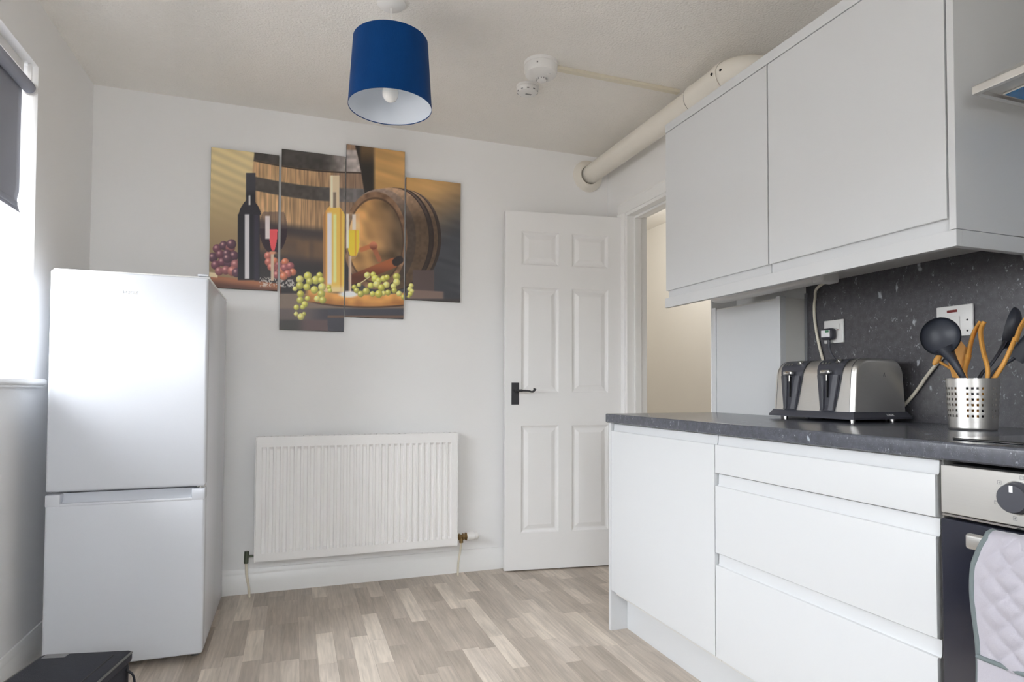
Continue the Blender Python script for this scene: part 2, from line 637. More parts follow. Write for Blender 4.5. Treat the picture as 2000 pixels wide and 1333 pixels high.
# window -------------------------------------------------------------------
win = thing('window_1', (XL - 0.2, (WY0 + WY1) / 2, WZ0), 'white framed window with a wide painted sill', kind=S)
fx0, fx1 = XL - 0.225, XL - 0.165
ym = [WY0, WY0 + (WY1 - WY0) / 3, WY0 + 2 * (WY1 - WY0) / 3, WY1]
g = G()
g.box(fx0, fx1, WY0, WY1, WZ0, WZ0 + 0.06, 0.004).box(fx0, fx1, WY0, WY1, WZ1 - 0.06, WZ1, 0.004)
g.box(fx0, fx1, WY0, WY0 + 0.06, WZ0 + .06, WZ1 - .06, 0.004).box(fx0, fx1, WY1 - 0.06, WY1, WZ0 + .06, WZ1 - .06, 0.004)
for yy in ym[1:3]:
    g.box(fx0, fx1, yy - 0.035, yy + 0.035, WZ0 + .06, WZ1 - .06, 0.004)
obj('window_frame', g, 'upvc', win)
for k in range(3):
    g = G().box(fx0 + 0.025, fx0 + 0.03, ym[k] + 0.03, ym[k + 1] - 0.03, WZ0 + 0.05, WZ1 - 0.05)
    obj('pane', g, 'glass', win)
g = G()
pr = [(fx1, WZ0 - 0.03), (XL + 0.02, WZ0 - 0.03)] + arc((XL + 0.02, WZ0 - 0.015), 0.015, -PI / 2, PI / 2, 6, lambda a, b: (a, b)) + [(fx1, WZ0)]
g.prism([(XL + 0.0005, WZ0 - 0.03), (XL + 0.022, WZ0 - 0.03)] + arc((XL + 0.022, WZ0 - 0.0125), 0.0125, -PI / 2, PI / 2, 6, lambda a, b: (a, b)) + [(XL + 0.0005, WZ0)], 'y', WY0 - 0.05, WY1 + 0.05)
g.box(fx1, XL + 0.001, WY0, WY1, WZ0 - 0.03, WZ0)
obj('window_sill', g, 'trim', win, smooth=40)

win2 = thing('added_window', ((VX0 + VX1) / 2, YF - 0.2, VZ0), 'added white framed window lighting the room from the wall facing the radiator', kind=S)
g = G()
xm = (VX0 + VX1) / 2
for a, b, c, d in ((VX0, VX1, VZ0, VZ0 + 0.06), (VX0, VX1, VZ1 - 0.06, VZ1), (VX0, VX0 + 0.06, VZ0 + .06, VZ1 - .06), (VX1 - 0.06, VX1, VZ0 + .06, VZ1 - .06), (xm - 0.035, xm + 0.035, VZ0 + .06, VZ1 - .06)):
    g.box(a, b, YF - 0.21, YF - 0.15, c, d, 0.004)
obj('window_frame', g, 'upvc', win2)
for a, b in ((VX0, xm), (xm, VX1)):
    g = G().box(a + 0.03, b - 0.03, YF - 0.185, YF - 0.18, VZ0 + 0.05, VZ1 - 0.05)
    obj('pane', g, 'glass', win2)

# doorway lining and architrave
g = G()
g.box(XD - 0.002, XD + 0.13, DY1, DY1 + 0.03, 0, DZ + 0.03, 0.002)
g.box(XD - 0.002, XD + 0.13, DY0 - 0.008, DY1, DZ, DZ + 0.03, 0.002)
g.box(XD + 0.045, XD + 0.085, DY1 - 0.013, DY1, 0, DZ, 0.002)
g.box(XD + 0.045, XD + 0.085, DY0, DY1 - 0.013, DZ - 0.013, DZ, 0.002)
obj('trim_1', g, 'trim', kind=S, label='white door lining inside the doorway')
g = G()
ap = [(0, 0), (0.008, 0), (0.012, 0.012), (0.016, 0.022), (0.016, 0.050), (0.021, 0.056), (0.021, 0.066), (0, 0.066)]
g.prism([(XD - d, DZ + 0.018 + h) for d, h in ap], 'y', 2.34, DY1 + 0.018 + 0.066)
g.prism([(XD - d, DY1 + 0.018 + h) for d, h in ap], 'z', 0, DZ + 0.018)
obj('trim_2', g, 'trim', kind=S, label='white moulded architrave around the doorway', smooth=30)

# the open panel door ------------------------------------------------------
hx, hy, lx, ly = 1.797, 3.128, 1.106, 3.222
ang = math.atan2(ly - hy, lx - hx)
DW, DH, DT = math.hypot(lx - hx, ly - hy), 2.006, 0.035
# local frame: s from the hinge (0) to the latch (DW); n towards the room
ds = Vector((math.cos(ang), math.sin(ang), 0))
dn = Vector((-ds.y, ds.x, 0))
if dn.y > 0:
    dn = -dn


def dp(s_, n_, z_):
    return Vector((hx, hy, 0.008)) + ds * s_ + dn * n_ + Vector((0, 0, z_))


door = thing('door_1', (hx, hy, 0.008), 'white six-panel door standing open against the back wall', kind=S)
cols = [(0.092, 0.310), (0.388, 0.605)]
rows = [(0.205, 0.80), (0.985, 1.578), (1.705, 1.895)]
g = G()
sx = sorted({0, DW, *[v for c in cols for v in c]})
sz = sorted({0, DH, *[v for r in rows for v in r]})


def quad(g, pts):
    g.poly([tuple(p) for p in pts])


for i in range(len(sx) - 1):
    for j in range(len(sz) - 1):
        a0, a1, b0, b1 = sx[i], sx[i + 1], sz[j], sz[j + 1]
        panel = (a0, a1) in cols and (b0, b1) in rows
        for side in (0, 1):
            def N(d):
                return -d if side == 0 else -(DT - d)
            if not panel:
                quad(g, [dp(a0, N(0), b0), dp(a1, N(0), b0), dp(a1, N(0), b1), dp(a0, N(0), b1)])
            else:
                lv = [(0, 0), (0.006, 0.006), (0.014, 0.0095), (0.020, 0.0095), (0.042, 0.003)]
                for (i0, d0), (i1, d1) in zip(lv[:-1], lv[1:]):
                    o_ = [dp(a0 + i0, N(d0), b0 + i0), dp(a1 - i0, N(d0), b0 + i0), dp(a1 - i0, N(d0), b1 - i0), dp(a0 + i0, N(d0), b1 - i0)]
                    n_ = [dp(a0 + i1, N(d1), b0 + i1), dp(a1 - i1, N(d1), b0 + i1), dp(a1 - i1, N(d1), b1 - i1), dp(a0 + i1, N(d1), b1 - i1)]
                    for k in range(4):
                        quad(g, [o_[k], o_[(k + 1) % 4], n_[(k + 1) % 4], n_[k]])
                i1, d1 = lv[-1]
                quad(g, [dp(a0 + i1, N(d1), b0 + i1), dp(a1 - i1, N(d1), b0 + i1), dp(a1 - i1, N(d1), b1 - i1), dp(a0 + i1, N(d1), b1 - i1)])
for a, b in (((0, 0), (DW, 0)), ((DW, 0), (DW, DH)), ((DW, DH), (0, DH)), ((0, DH), (0, 0))):
    quad(g, [dp(a[0], 0, a[1]), dp(b[0], 0, b[1]), dp(b[0], -DT, b[1]), dp(a[0], -DT, a[1])])
bmesh.ops.remove_doubles(g.bm, verts=g.bm.verts, dist=1e-5)
obj('leaf', g, 'doorw', door)


def obox(g, s0, s1, n0, n1, z0, z1):
    P = [dp(a, b, c) for a in (s0, s1) for b in (n0, n1) for c in (z0, z1)]
    vs = [g.bm.verts.new(p) for p in P]
    for f in [(0, 1, 3, 2), (4, 6, 7, 5), (0, 4, 5, 1), (2, 3, 7, 6), (0, 2, 6, 4), (1, 5, 7, 3)]:
        g.bm.faces.new([vs[i] for i in f])


g = G()
obox(g, DW - 0.078, DW - 0.036, 0.0, 0.006, 0.918, 1.040)
hp = obj('handle_plate', g, 'iron', door, label='dark iron backplate of the lever handle')
g = G().tube([dp(DW - 0.057, 0.006, 0.995), dp(DW - 0.057, 0.045, 0.995)], 0.009, 12)
lv = [dp(DW - 0.057, 0.042, 0.995), dp(DW - 0.085, 0.046, 0.996), dp(DW - 0.12, 0.044, 0.995), dp(DW - 0.145, 0.044, 0.990), dp(DW - 0.157, 0.044, 0.998), dp(DW - 0.160, 0.044, 1.008)]
g.tube(spline(lv, 5), 0.006, 10, rs=[0.0075] * 6 + [0.0052] * 10 + [0.006] * 5 + [0.0085] * 5)
obj('lever', g, 'iron', hp, smooth=40)
for zz in (0.22, 1.76):
    g = G()
    g.tube([dp(-0.002, 0.004, zz), dp(-0.002, 0.004, zz + 0.075)], 0.005, 10)
    obj('hinge', g, 'steelflat', door, smooth=40)

# ================================================================== BASE UNITS AND WORKTOP
XW, XDF, XP = 1.2547, 1.2665, 1.3439
YE, Y1, Y2, Y3 = 2.3277, 1.6292, 0.9134, 0.315
ZW0, ZW1 = 0.872, 0.910
FT = 0.021


def front(g, y0, y1, z0, zf, z1):
    """handle-less front: flat face z0..zf with a scooped finger grip up to z1"""
    x = XDF
    pr = [(x + FT, z0), (x + 0.0015, z0), (x, z0 + 0.0015), (x, zf - 0.004)]
    pr += [(x + 0.0012, zf - 0.001), (x + 0.004, zf), (x + 0.0075, zf - 0.002), (x + 0.011, zf - 0.001), (x + 0.0135, zf + 0.004), (x + 0.0145, z1), (x + FT, z1)]
    g.prism(pr, 'y', y0, y1)
    return g


# far cabinet with one door
u = thing('base_cabinet', (1.6, (YE + Y1) / 2, 0.15), 'white handleless base cabinet with a single tall door, beside the open door', 'cabinet')
g = G().box(XDF + FT + 0.002, XR - 0.06, Y1 + 0.001, YE - 0.021, 0.15, ZW0, 0.001)
obj('carcass', g, 'unit_in', u)
g = front(G(), Y1 + 0.002, YE - 0.023, 0.170, 0.8394, ZW0 - 0.004)
obj('cabinet_door', g, 'unit', u, smooth=30)
# drawer unit
u = thing('drawer_unit', (1.6, (Y2 + Y1) / 2, 0.15), 'white handleless base unit of three drawers beside the oven', 'drawers')
g = G().box(XDF + FT + 0.002, XR - 0.06, Y2 + 0.001, Y1 - 0.001, 0.15, ZW0, 0.001)
obj('carcass', g, 'unit_in', u)
for z0, zf, z1 in ((0.7495, 0.8394, ZW0 - 0.004), (0.4975, 0.7101, 0.7455), (0.170, 0.459, 0.4935)):
    g = front(G(), Y2 + 0.003, Y1 - 0.002, z0, zf, z1)
    obj('drawer_front', g, 'unit', u, smooth=30)
g = G().box(XDF, XR - 0.06, YE - 0.019, YE, 0.0, ZW0 - 0.001, 0.001)
obj('end_panel', g, 'unit', base=(1.5, YE, 0), label='white end panel closing the base units by the open door', cat='panel')
g = G().box(XP, XP + 0.016, Y3 - 0.8, YE - 0.02, 0.0, 0.149, 0.001)
obj('plinth', g, 'unit', base=(XP, 1.3, 0), label='white plinth board along the foot of the base units', cat='plinth')
g = G()
wp = [(XW + 0.006, ZW0), (XR - 0.001, ZW0), (XR - 0.001, ZW1)] + arc((XW + 0.006, ZW1 - 0.006), 0.006, PI / 2, PI, 5, lambda a, b: (a, b)) + [(XW, ZW0 + 0.004)]
g.prism(wp, 'y', -0.6, YE + 0.004)
obj('worktop', g, 'worktop', base=(1.6, 1.3, ZW0), smooth=30, label='dark grey speckled laminate worktop over the base units', cat='worktop')
g = G().box(XDF + FT + 0.002, XR - 0.06, -0.58, Y3 - 0.002, 0.15, ZW0 - 0.002, 0.001)
u = thing('base_cabinet', (1.6, 0, 0.15), 'white base cabinet on the near side of the oven', 'cabinet')
obj('carcass', g, 'unit_in', u)
g = front(G(), -0.578, Y3 - 0.004, 0.170, 0.8394, ZW0 - 0.004)
obj('cabinet_door', g, 'unit', u, smooth=30)
g = G().box(XR - 0.012, XR - 0.001, -0.6, 1.9085, ZW1, 1.432)
obj('splashback', g, 'splash', base=(XR, 0.65, ZW1), label='dark grey speckled splashback board on the wall behind the worktop', cat='splashback')

# pipe boxing on the worktop -----------------------------------------------------
bx = thing('pipe_boxing', (XD, 2.12, ZW1), 'white boxed-in pipe duct standing at the far end of the worktop', 'boxing')
YQ = 1.9099
g = G().box(XD + 0.004, XR - 0.001, YQ + 0.002, YE - 0.002, ZW1, 1.378)
obj('duct', g, 'unit_in', bx)
g = G().box(XD, XD + 0.004, YQ + 0.024, YE - 0.03, ZW1, 1.372, 0.001)
obj('panel', g, 'unit', bx)
g = G().box(XD - 0.003, XD + 0.004, YQ, YQ + 0.022, ZW1, 1.385, 0.0015)
g.box(XD + 0.004, XD + 0.026, YQ, YQ + 0.002, ZW1, 1.385)
obj('edge_trim', g, 'unit', bx)
g = G().box(XD - 0.003, XD + 0.004, YE - 0.028, YE, ZW1, 1.385, 0.0015)
obj('edge_trim', g, 'unit', bx)
g = G().box(XR - 0.020, XR - 0.012, YQ - 0.012, YQ, ZW1, 1.40, 0.001)
obj('sealing_strip', g, 'gasket', bx)

# ================================================================== WALL UNITS
XU, YU0, YU1, YU2 = 1.4963, 2.2417, 1.0204, 1.6388
ZP, ZQ, ZU, ZD, ZT = 1.3627, 1.4033, 1.4349, 2.1162, 2.155


def wfront(g, y0, y1):
    x = XU
    pr = [(x + FT, ZD), (x + 0.0015, ZD), (x, ZD - 0.0015), (x, ZU + 0.004), (x + 0.0012, ZU + 0.001), (x + 0.004, ZU), (x + 0.0075, ZU + 0.002), (x + 0.011, ZU + 0.001), (x + 0.0135, ZU - 0.004), (x + 0.0145, ZQ + 0.004), (x + FT, ZQ + 0.004)]
    return g.prism(pr, 'y', y0, y1)


for y0, y1, lab in ((YU2, YU0, 'white handleless wall cabinet with the narrower door, by the doorway'), (YU1 + 0.0185, YU2, 'white handleless wall cabinet beside the cooker hood')):
    u = thing('wall_cabinet', (1.72, (y0 + y1) / 2, 1.43), lab, 'cabinet')
    g = G().box(XU + FT + 0.002, XD - 0.002 if y0 > 1.65 else XR - 0.002, y0 + 0.001, y1 - 0.001, 1.432, ZD, 0.001)
    obj('carcass', g, 'unit_in', u)
    g = wfront(G(), y0 + (0.003 if y0 > 1.6 else 0.004), y1 - (0.0015 if y1 > 2 else 0.003))
    obj('cabinet_door', g, 'unit', u, smooth=30)
g = G().box(XU, XU + 0.12, YU1, YU0 + 0.002, ZD + 0.003, ZT, 0.001)
g.box(XU + 0.12, XD - 0.13, YU1, YU0 + 0.002, ZD + 0.003, ZD + 0.021, 0.001)
obj('cornice_board', g, 'unit', base=(XU, 1.6, ZD), label='white cornice board along the top of the wall cabinets', cat='cornice')
g = G().box(XU, XR - 0.002, YU1, YU1 + 0.0175, ZQ + 0.0015, ZD + 0.0025, 0.001)
obj('end_panel', g, 'unit', base=(XU, YU1, ZQ), label='white end panel of the wall cabinets next to the cooker hood', cat='panel')
g = G().box(XU - 0.002, XU + 0.018, YU1 - 0.001, YU0 + 0.003, ZP, ZQ, 0.001)
g.box(XU + 0.018, XR - 0.014, YU1 - 0.001, YU1 + 0.017, ZP, ZQ, 0.001)
g.box(XU + 0.018, XU + 0.03, YU1 + 0.02, YU0 - 0.02, ZQ - 0.01, 1.432)
obj('pelmet_board', g, 'unit', base=(XU, 1.6, ZP), label='white pelmet board under the wall cabinets', cat='pelmet')

# under-cabinet striplight and its cable
u = thing('under_cabinet_light', (1.74, 1.9, 1.43), 'slim white striplight fixed under the wall cabinets', 'light')
g = G().box(1.705, 1.775, 1.66, 2.215, 1.392, 1.432, 0.012, 3)
obj('housing', g, 'plastic', u, smooth=40)
g = G().box(1.700, 1.780, 1.612, 1.657, 1.386, 1.430, 0.008, 3)
obj('end_cap', g, 'plastic', u, smooth=40)
g = G().tube(spline([(1.784, 1.66, 1.408), (1.85, 1.78, 1.395), (1.915, 1.85, 1.375), (1.922, 1.862, 1.34), (1.922, 1.859, 1.28), (1.921, 1.842, 1.20), (1.920, 1.823, 1.137), (1.920, 1.79, 1.04), (1.920, 1.72, 0.955), (1.920, 1.60, 0.928), (1.920, 1.515, 0.948), (1.920, 1.46, 0.995), (1.920, 1.41, 1.06), (1.920, 1.372, 1.105), (1.922, 1.335, 1.15), (1.922, 1.325, 1.182)], 6), 0.0055, 8)
obj('power_cable', g, 'cream', base=(1.92, 1.6, 1.0), smooth=60, label='cream cable looping down behind the toaster from the striplight to the cooker switch', cat='cable')

# ================================================================== OVEN, HOB, HOOD
ov = thing('oven', (1.55, (Y2 + Y3) / 2, 0.15), 'built-in oven with steel control panel and black glass door', 'oven')
oy0, oy1 = Y3 + 0.003, Y2 - 0.012
g = G().box(XDF + 0.03, XR - 0.08, oy0, oy1, 0.15, 0.862, 0.002)
obj('housing', g, 'dark', ov)
g = G().box(XDF - 0.004, XDF + 0.028, oy0, oy1, 0.764, 0.862, 0.002)
cpn = obj('control_panel', g, 'steelflat', ov)
g = G().box(XDF - 0.002, XDF + 0.028, oy0, oy1, 0.758, 0.7625, 0.001)
obj('trim_strip', g, 'chrome', ov)
g = G().box(XDF - 0.006, XDF + 0.026, oy0, oy1, 0.178, 0.753, 0.003)
odr = obj('oven_door', g, 'blackg', ov)
hz = 0.727
g = G().box(XDF - 0.052, XDF - 0.038, oy0 + 0.07, oy1 - 0.078, hz - 0.015, hz + 0.015, 0.006, 3)
for yy in (oy0 + 0.10, oy1 - 0.11):
    g.box(XDF - 0.04, XDF - 0.006, yy - 0.010, yy + 0.010, hz - 0.010, hz + 0.010, 0.002)
obj('handle', g, 'steelflat', odr, smooth=40)
g = G().box(XDF - 0.0066, XDF - 0.0060, oy0 + 0.2, oy1 - 0.14, 0.7435, 0.748)
obj('vent_slot', g, 'chrome', odr)
for i, ky in enumerate((0.757, 0.614, 0.471)):
    c = (XDF - 0.004, ky, 0.8165)
    g = G().lathe([(0.0295, 0), (0.0295, -0.002), (0.0275, -0.0035), (0.0270, -0.018), (0.0250, -0.021), (0.001, -0.021)], c, 36, 'x', cap1=True)
    kn = obj('knob', g, 'blackp', ov, smooth=35)
    g = G().lathe([(0.0315, 0), (0.0315, -0.0012), (0.0297, -0.0012)], c, 36, 'x')
    obj('bezel', g, 'chrome', kn, smooth=35)
    g = G().box(XDF - 0.0258, XDF - 0.0249, ky - 0.003, ky + 0.003, 0.828, 0.8405)
    obj('pointer', g, 'white_print', kn)
    # small printed function symbols round the knob
    for a in range(6):
        g = G()
        an = PI / 2 + a * PI / 3 + 0.15
        yy, zz = ky + 0.041 * math.cos(an), 0.8165 + 0.039 * math.sin(an)
        w, h, t, x = 0.0035, 0.0035, 0.0006, XDF - 0.0042
        for b in ((yy - w, yy + w, zz - h, zz - h + t), (yy - w, yy + w, zz + h - t, zz + h), (yy - w, yy - w + t, zz - h, zz + h), (yy + w - t, yy + w, zz - h, zz + h)):
            g.box(x, x + 0.0002, *b)
        if a % 2:
            g.box(x, x + 0.0002, yy - 0.0004, yy + 0.0004, zz - 0.002, zz + 0.002).box(x, x + 0.0002, yy - 0.002, yy + 0.002, zz - 0.0004, zz + 0.0004)
        else:
            g.box(x, x + 0.0002, yy - 0.002, yy + 0.002, zz + 0.0012, zz + 0.0018)
        obj('symbol', g, 'mark', cpn)

hb = thing('hob', (1.58, 0.6, ZW1), 'black glass hob set in the worktop', 'hob')
g = G().box(1.318, 1.828, 0.33, 0.915, ZW1, ZW1 + 0.005, 0.002)
obj('glass_top', g, 'hob', hb)
for q in ((1.45, 0.47), (1.45, 0.75), (1.70, 0.47), (1.70, 0.75)):
    g = G().lathe([(0.085, ZW1 + 0.0051), (0.083, ZW1 + 0.0053), (0.081, ZW1 + 0.0051)], (q[0], q[1], 0), 36)
    obj('cooking_ring', g, 'mark', hb)

hd = thing('cooker_hood', (1.7, 0.67, 1.70), 'slim stainless steel cooker hood beside the wall cabinet', 'hood')
hx0, hy0, hy1 = 1.485, 0.372, 0.972
g = G()
z0, z1 = 1.706, 1.724
g.box(hx0, hx0 + 0.014, hy0, hy1, z0, z1, 0.001).box(XR - 0.03, XR - 0.015, hy0, hy1, z0, z1)
g.box(hx0 + 0.014, XR - 0.03, hy1 - 0.012, hy1, z0, z1).box(hx0 + 0.014, XR - 0.03, hy0, hy0 + 0.012, z0, z1)
A = [(hx0, hy0), (XR - 0.015, hy0), (XR - 0.015, hy1), (hx0, hy1)]
B = [(1.66, 0.53), (XR - 0.015, 0.53), (XR - 0.015, 0.81), (1.66, 0.81)]
for k in range(4):
    a, b, c, d = A[k], A[(k + 1) % 4], B[(k + 1) % 4], B[k]
    g.poly([(*a, z1), (*b, z1), (*c, 1.83), (*d, 1.83)])
g.poly([(*q, 1.83) for q in B])
obj('canopy', g, 'steel', hd)
g = G().box(1.664, XR - 0.016, 0.534, 0.806, 1.83, ZC - 0.005, 0.001)
obj('chimney', g, 'steel', hd)
g = G().box(hx0 + 0.014, XR - 0.03, hy0 + 0.012, hy1 - 0.012, z0 + 0.008, z0 + 0.011)
obj('base_plate', g, 'steelflat', hd)
for a, b in ((hy0 + 0.02, 0.66), (0.68, hy1 - 0.02)):
    g = G().box(hx0 + 0.075, XR - 0.09, a, b, z0 + 0.003, z0 + 0.008, 0.001)
    f = obj('filter', g, 'steelflat', hd)
    g = G().box(hx0 + 0.078, XR - 0.093, a + 0.003, b - 0.003, z0 + 0.0018, z0 + 0.0028)
    obj('protective_film', g, 'bluefilm', f)

# oven glove hung over the oven handle
gl = thing('oven_glove', (XDF - 0.06, 0.71, 0.40), 'quilted lilac grey oven glove with darker binding hung over the oven handle', 'oven glove')
GY0, GY1 = 0.625, 0.800
XG = XDF - 0.058


def glove_pt(s_, t_, off=0.0):
    """s along the length from behind the bar over the top and down, t across"""
    Ltot = 0.62
    d = s_ * Ltot
    cx, cz, r = XDF - 0.045, hz + 0.010, 0.0165 + off
    if d < 0.14:
        x, z = cx + r, cz - (0.14 - d)
    elif d < 0.14 + PI * 0.0165:
        a = (d - 0.14) / 0.0165
        x, z = cx + r * math.cos(a), cz + r * math.sin(a)
    else:
        x, z = cx - r, cz - (d - 0.14 - PI * 0.0165)
    dd = max(0, d - 0.19)
    w = 1.0
    if d > 0.14:
        w = 0.80 + 0.17 * min(1, dd / 0.05) ** 0.6 + 0.09 * math.exp(-((dd - 0.10) / 0.09) ** 2)
    else:
        w = 0.80
    x -= 0.004 * math.sin(dd * 22) + 0.012 * min(1, dd / 0.25) * 0.5
    yc = 0.700
    y = yc + (t_ - 0.5) * 0.185 * w
    return Vector((x, y, z))


def quilt(s_, t_):
    a, b = s_ * 0.62 / 0.05, t_ * 0.185 / 0.05
    p, q = a + b, a - b
    f = abs(math.sin(PI * p / 1.0)) * abs(math.sin(PI * q / 1.0))
    return 0.009 * f ** 0.45


def gfun(front_):
    def f(i, j):
        p = glove_pt(i, j, 0.004 if front_ else -0.004)
        nx = -1 if i * 0.62 > 0.165 else 1
        e = min(1, min(j, 1 - j) / 0.22)
        pocket = 0.62 * i > 0.41
        return p + Vector((nx * ((0.0 if pocket else quilt(i, j)) * (1 if front_ else -0.6)) * e, 0, 0))
    return f


g = G().grid(gfun(True), 150, 48).grid(gfun(False), 60, 12)
obj('quilted_sheet', g, 'glove', gl, smooth=70)
for j in (0.0, 1.0):
    pts = [glove_pt(i / 60, j) for i in range(61)]
    g = G().tube(pts, 0.0, 8, rs=[(0.0065, 0.0065)] * 61)
    obj('binding', g, 'gbind', gl, smooth=60)
si = 0.405 / 0.62
g = G().tube([glove_pt(si, j / 14, 0.008) + Vector((0, 0, 0)) for j in range(15)], 0.0045, 8)
obj('binding', g, 'gbind', gl, smooth=60)
g = G().grid(lambda i, j: glove_pt(si + (1 - si) * i, j, 0.007), 16, 10)
obj('pocket', g, 'glove', gl, smooth=60)

# ================================================================== FRIDGE FREEZER
fx0_, fx1_, fy0, fy1 = -0.806, -0.307, 2.5443, 3.215
fr = thing('fridge_freezer', ((fx0_ + fx1_) / 2, (fy0 + fy1) / 2, 0), 'tall white fridge freezer with two plain doors', 'fridge')
g = G().box(fx0_ + 0.002, fx1_ - 0.002, fy0 + 0.062, fy1, 0.028, 1.428, 0.004)
obj('cabinet', g, 'fridge', fr, smooth=40)
g = G().box(fx0_, fx1_, fy0 + 0.03, fy1 - 0.02, 1.4285, 1.436, 0.003)
obj('top_cover', g, 'plastic', fr, smooth=40)
for z0, z1, sub in ((0.6485, 1.428, 0), (0.030, 0.605, 1)):
    g = G().box(fx0_, fx1_, fy0, fy0 + 0.055, z0, z1, 0.009, 3)
    d = obj('fridge_door', g, 'fridge', fr, smooth=40)
    g = G().box(fx0_ + 0.012, fx1_ - 0.012, fy0 + 0.055, fy0 + 0.062, z0 + 0.01, z1 - 0.005)
    obj('gasket', g, 'gasket', d)
    if sub:
        g = G()
        g.box(fx0_, fx0_ + 0.045, fy0 - 0.001, fy0 + 0.055, 0.598, 0.640, 0.004)
        g.box(fx1_ - 0.045, fx1_, fy0 - 0.001, fy0 + 0.055, 0.598, 0.640, 0.004)
        g.box(fx0_ + 0.041, fx1_ - 0.041, fy0 - 0.001, fy0 + 0.012, 0.597, 0.609, 0.004)
        g.prism([(fy0 + 0.008, 0.600), (fy0 + 0.055, 0.600), (fy0 + 0.055, 0.640), (fy0 + 0.036, 0.640), (fy0 + 0.028, 0.616)], 'x', fx0_ + 0.04, fx1_ - 0.04)
        obj('grip_recess', g, 'fridge', d, smooth=40)
    else:
        R = Matrix.Rotation(PI / 2, 3, 'X')
        text('badge', 'LOGIK', 0.017, (-0.562, fy0 - 0.0006, 1.358), R, 'plastic', d, 0.0012, 'small raised white maker badge')
g = G().tube([(fx1_ - 0.018, fy0 + 0.028, 0.636), (fx1_ - 0.018, fy0 + 0.028, 0.652)], 0.007, 10)
g.box(fx1_ - 0.03, fx1_ - 0.004, fy0 + 0.03, fy0 + 0.07, 0.6415, 0.6465)
obj('hinge', g, 'steelflat', fr, smooth=40)
g = G().box(fx1_ - 0.04, fx1_ - 0.003, fy0 + 0.02, fy0 + 0.09, 1.4365, 1.444, 0.003)
obj('hinge_cap', g, 'fridge', fr, smooth=40)
for x in (fx0_ + 0.035, fx1_ - 0.035):
    for y in (fy0 + 0.085, fy1 - 0.06):
        g = G().lathe([(0.016, 0), (0.016, 0.010), (0.008, 0.012), (0.008, 0.03)], (x, y, 0), 14, cap0=True)
        obj('foot', g, 'gasket', fr, smooth=40)

# ================================================================== RADIATOR
rx0, rx1, rz0, rz1, ry = -0.172, 0.839, 0.1736, 0.7759, 3.2148
rd = thing('radiator', ((rx0 + rx1) / 2, 3.26, 0.17), 'white ribbed panel radiator on the back wall', 'radiator')
NF = 30
fl0, fl1 = rx0 + 0.028, rx1 - 0.028
pw = (fl1 - fl0) / NF
xs, dep = [rx0 + 0.006], [0]
for k in range(NF):
    a = fl0 + k * pw
    for fxx, dd in ((0.06, 0), (0.20, 1), (0.62, 1), (0.76, 0)):
        xs.append(a + fxx * pw)
        dep.append(dd)
xs.append(rx1 - 0.006)
dep.append(0)
zs = [rz0, rz0 + 0.038, rz0 + 0.050, rz1 - 0.062, rz1 - 0.050, rz1 - 0.004]
zf = [0, 0, 1, 1, 0, 0]
g = G()
V = [[g.bm.verts.new((x, ry + 0.0115 * d * q, z)) for z, q in zip(zs, zf)] for x, d in zip(xs, dep)]
for i in range(len(xs) - 1):
    for j in range(len(zs) - 1):
        g.bm.faces.new((V[i][j], V[i + 1][j], V[i + 1][j + 1], V[i][j + 1]))
g.box(rx0 + 0.006, rx1 - 0.006, ry + 0.014, ry + 0.02, rz0, rz1 - 0.004)
obj('front_panel', g, 'rad', rd, smooth=25)
for a, b in ((rx0, rx0 + 0.0055), (rx1 - 0.0055, rx1)):
    g = G().box(a, b, ry - 0.001, ry + 0.062, rz0 - 0.002, rz1, 0.002)
    obj('side_panel', g, 'rad', rd)
g = G()
g.box(rx0 + 0.006, rx1 - 0.006, ry + 0.002, ry + 0.012, rz1 - 0.004, rz1)
g.box(rx0 + 0.006, rx1 - 0.006, ry + 0.050, ry + 0.060, rz1 - 0.004, rz1)
for k in range(34):
    x = rx0 + 0.008 + k * (rx1 - rx0 - 0.02) / 33
    g.box(x, x + 0.004, ry + 0.012, ry + 0.050, rz1 - 0.004, rz1)
obj('top_grille', g, 'rad', rd)
g = G().box(rx0 + 0.01, rx1 - 0.01, ry + 0.045, ry + 0.06, rz0 + 0.01, rz1 - 0.01, 0.003)
obj('back_panel', g, 'rad', rd)
for x in (rx0 + 0.18, rx1 - 0.18):
    g = G().box(x - 0.015, x + 0.015, ry + 0.06, YB - 0.001, rz0 + 0.05, rz1 - 0.06)
    obj('bracket', g, 'rad', rd)
vz, vy = 0.210, ry + 0.03
g = G().lathe([(0.011, 0), (0.011, 0.010), (0.018, 0.011), (0.018, 0.021), (0.012, 0.022), (0.012, 0.033), (0.019, 0.034), (0.019, 0.042), (0.015, 0.043), (0.015, 0.048), (0.022, 0.049), (0.022, 0.056)], (rx1, vy, vz), 6, 'x', cap1=True)
g.tube([(rx1 + 0.027, vy, vz), (rx1 + 0.027, vy, vz - 0.032)], 0.011, 12)
vb = obj('valve_body', g, 'brass', rd, smooth=25, label='brass radiator valve')
g = G().lathe([(0.018, 0.056), (0.021, 0.058), (0.0225, 0.088), (0.021, 0.096), (0.019, 0.096), (0.019, 0.100), (0.021, 0.101), (0.0205, 0.116), (0.0150, 0.122)], (rx1, vy, vz), 24, 'x', cap1=True)
obj('thermostat_head', g, 'plastic', vb, smooth=40)
g = G().tube(spline([(rx1 + 0.027, vy, vz - 0.027), (rx1 + 0.022, vy + 0.004, 0.13), (rx1 + 0.014, vy + 0.01, 0.07), (rx1 + 0.012, vy + 0.012, 0.0)], 6), 0.006, 8)
obj('pipe_tail', g, 'cream', rd, smooth=60)
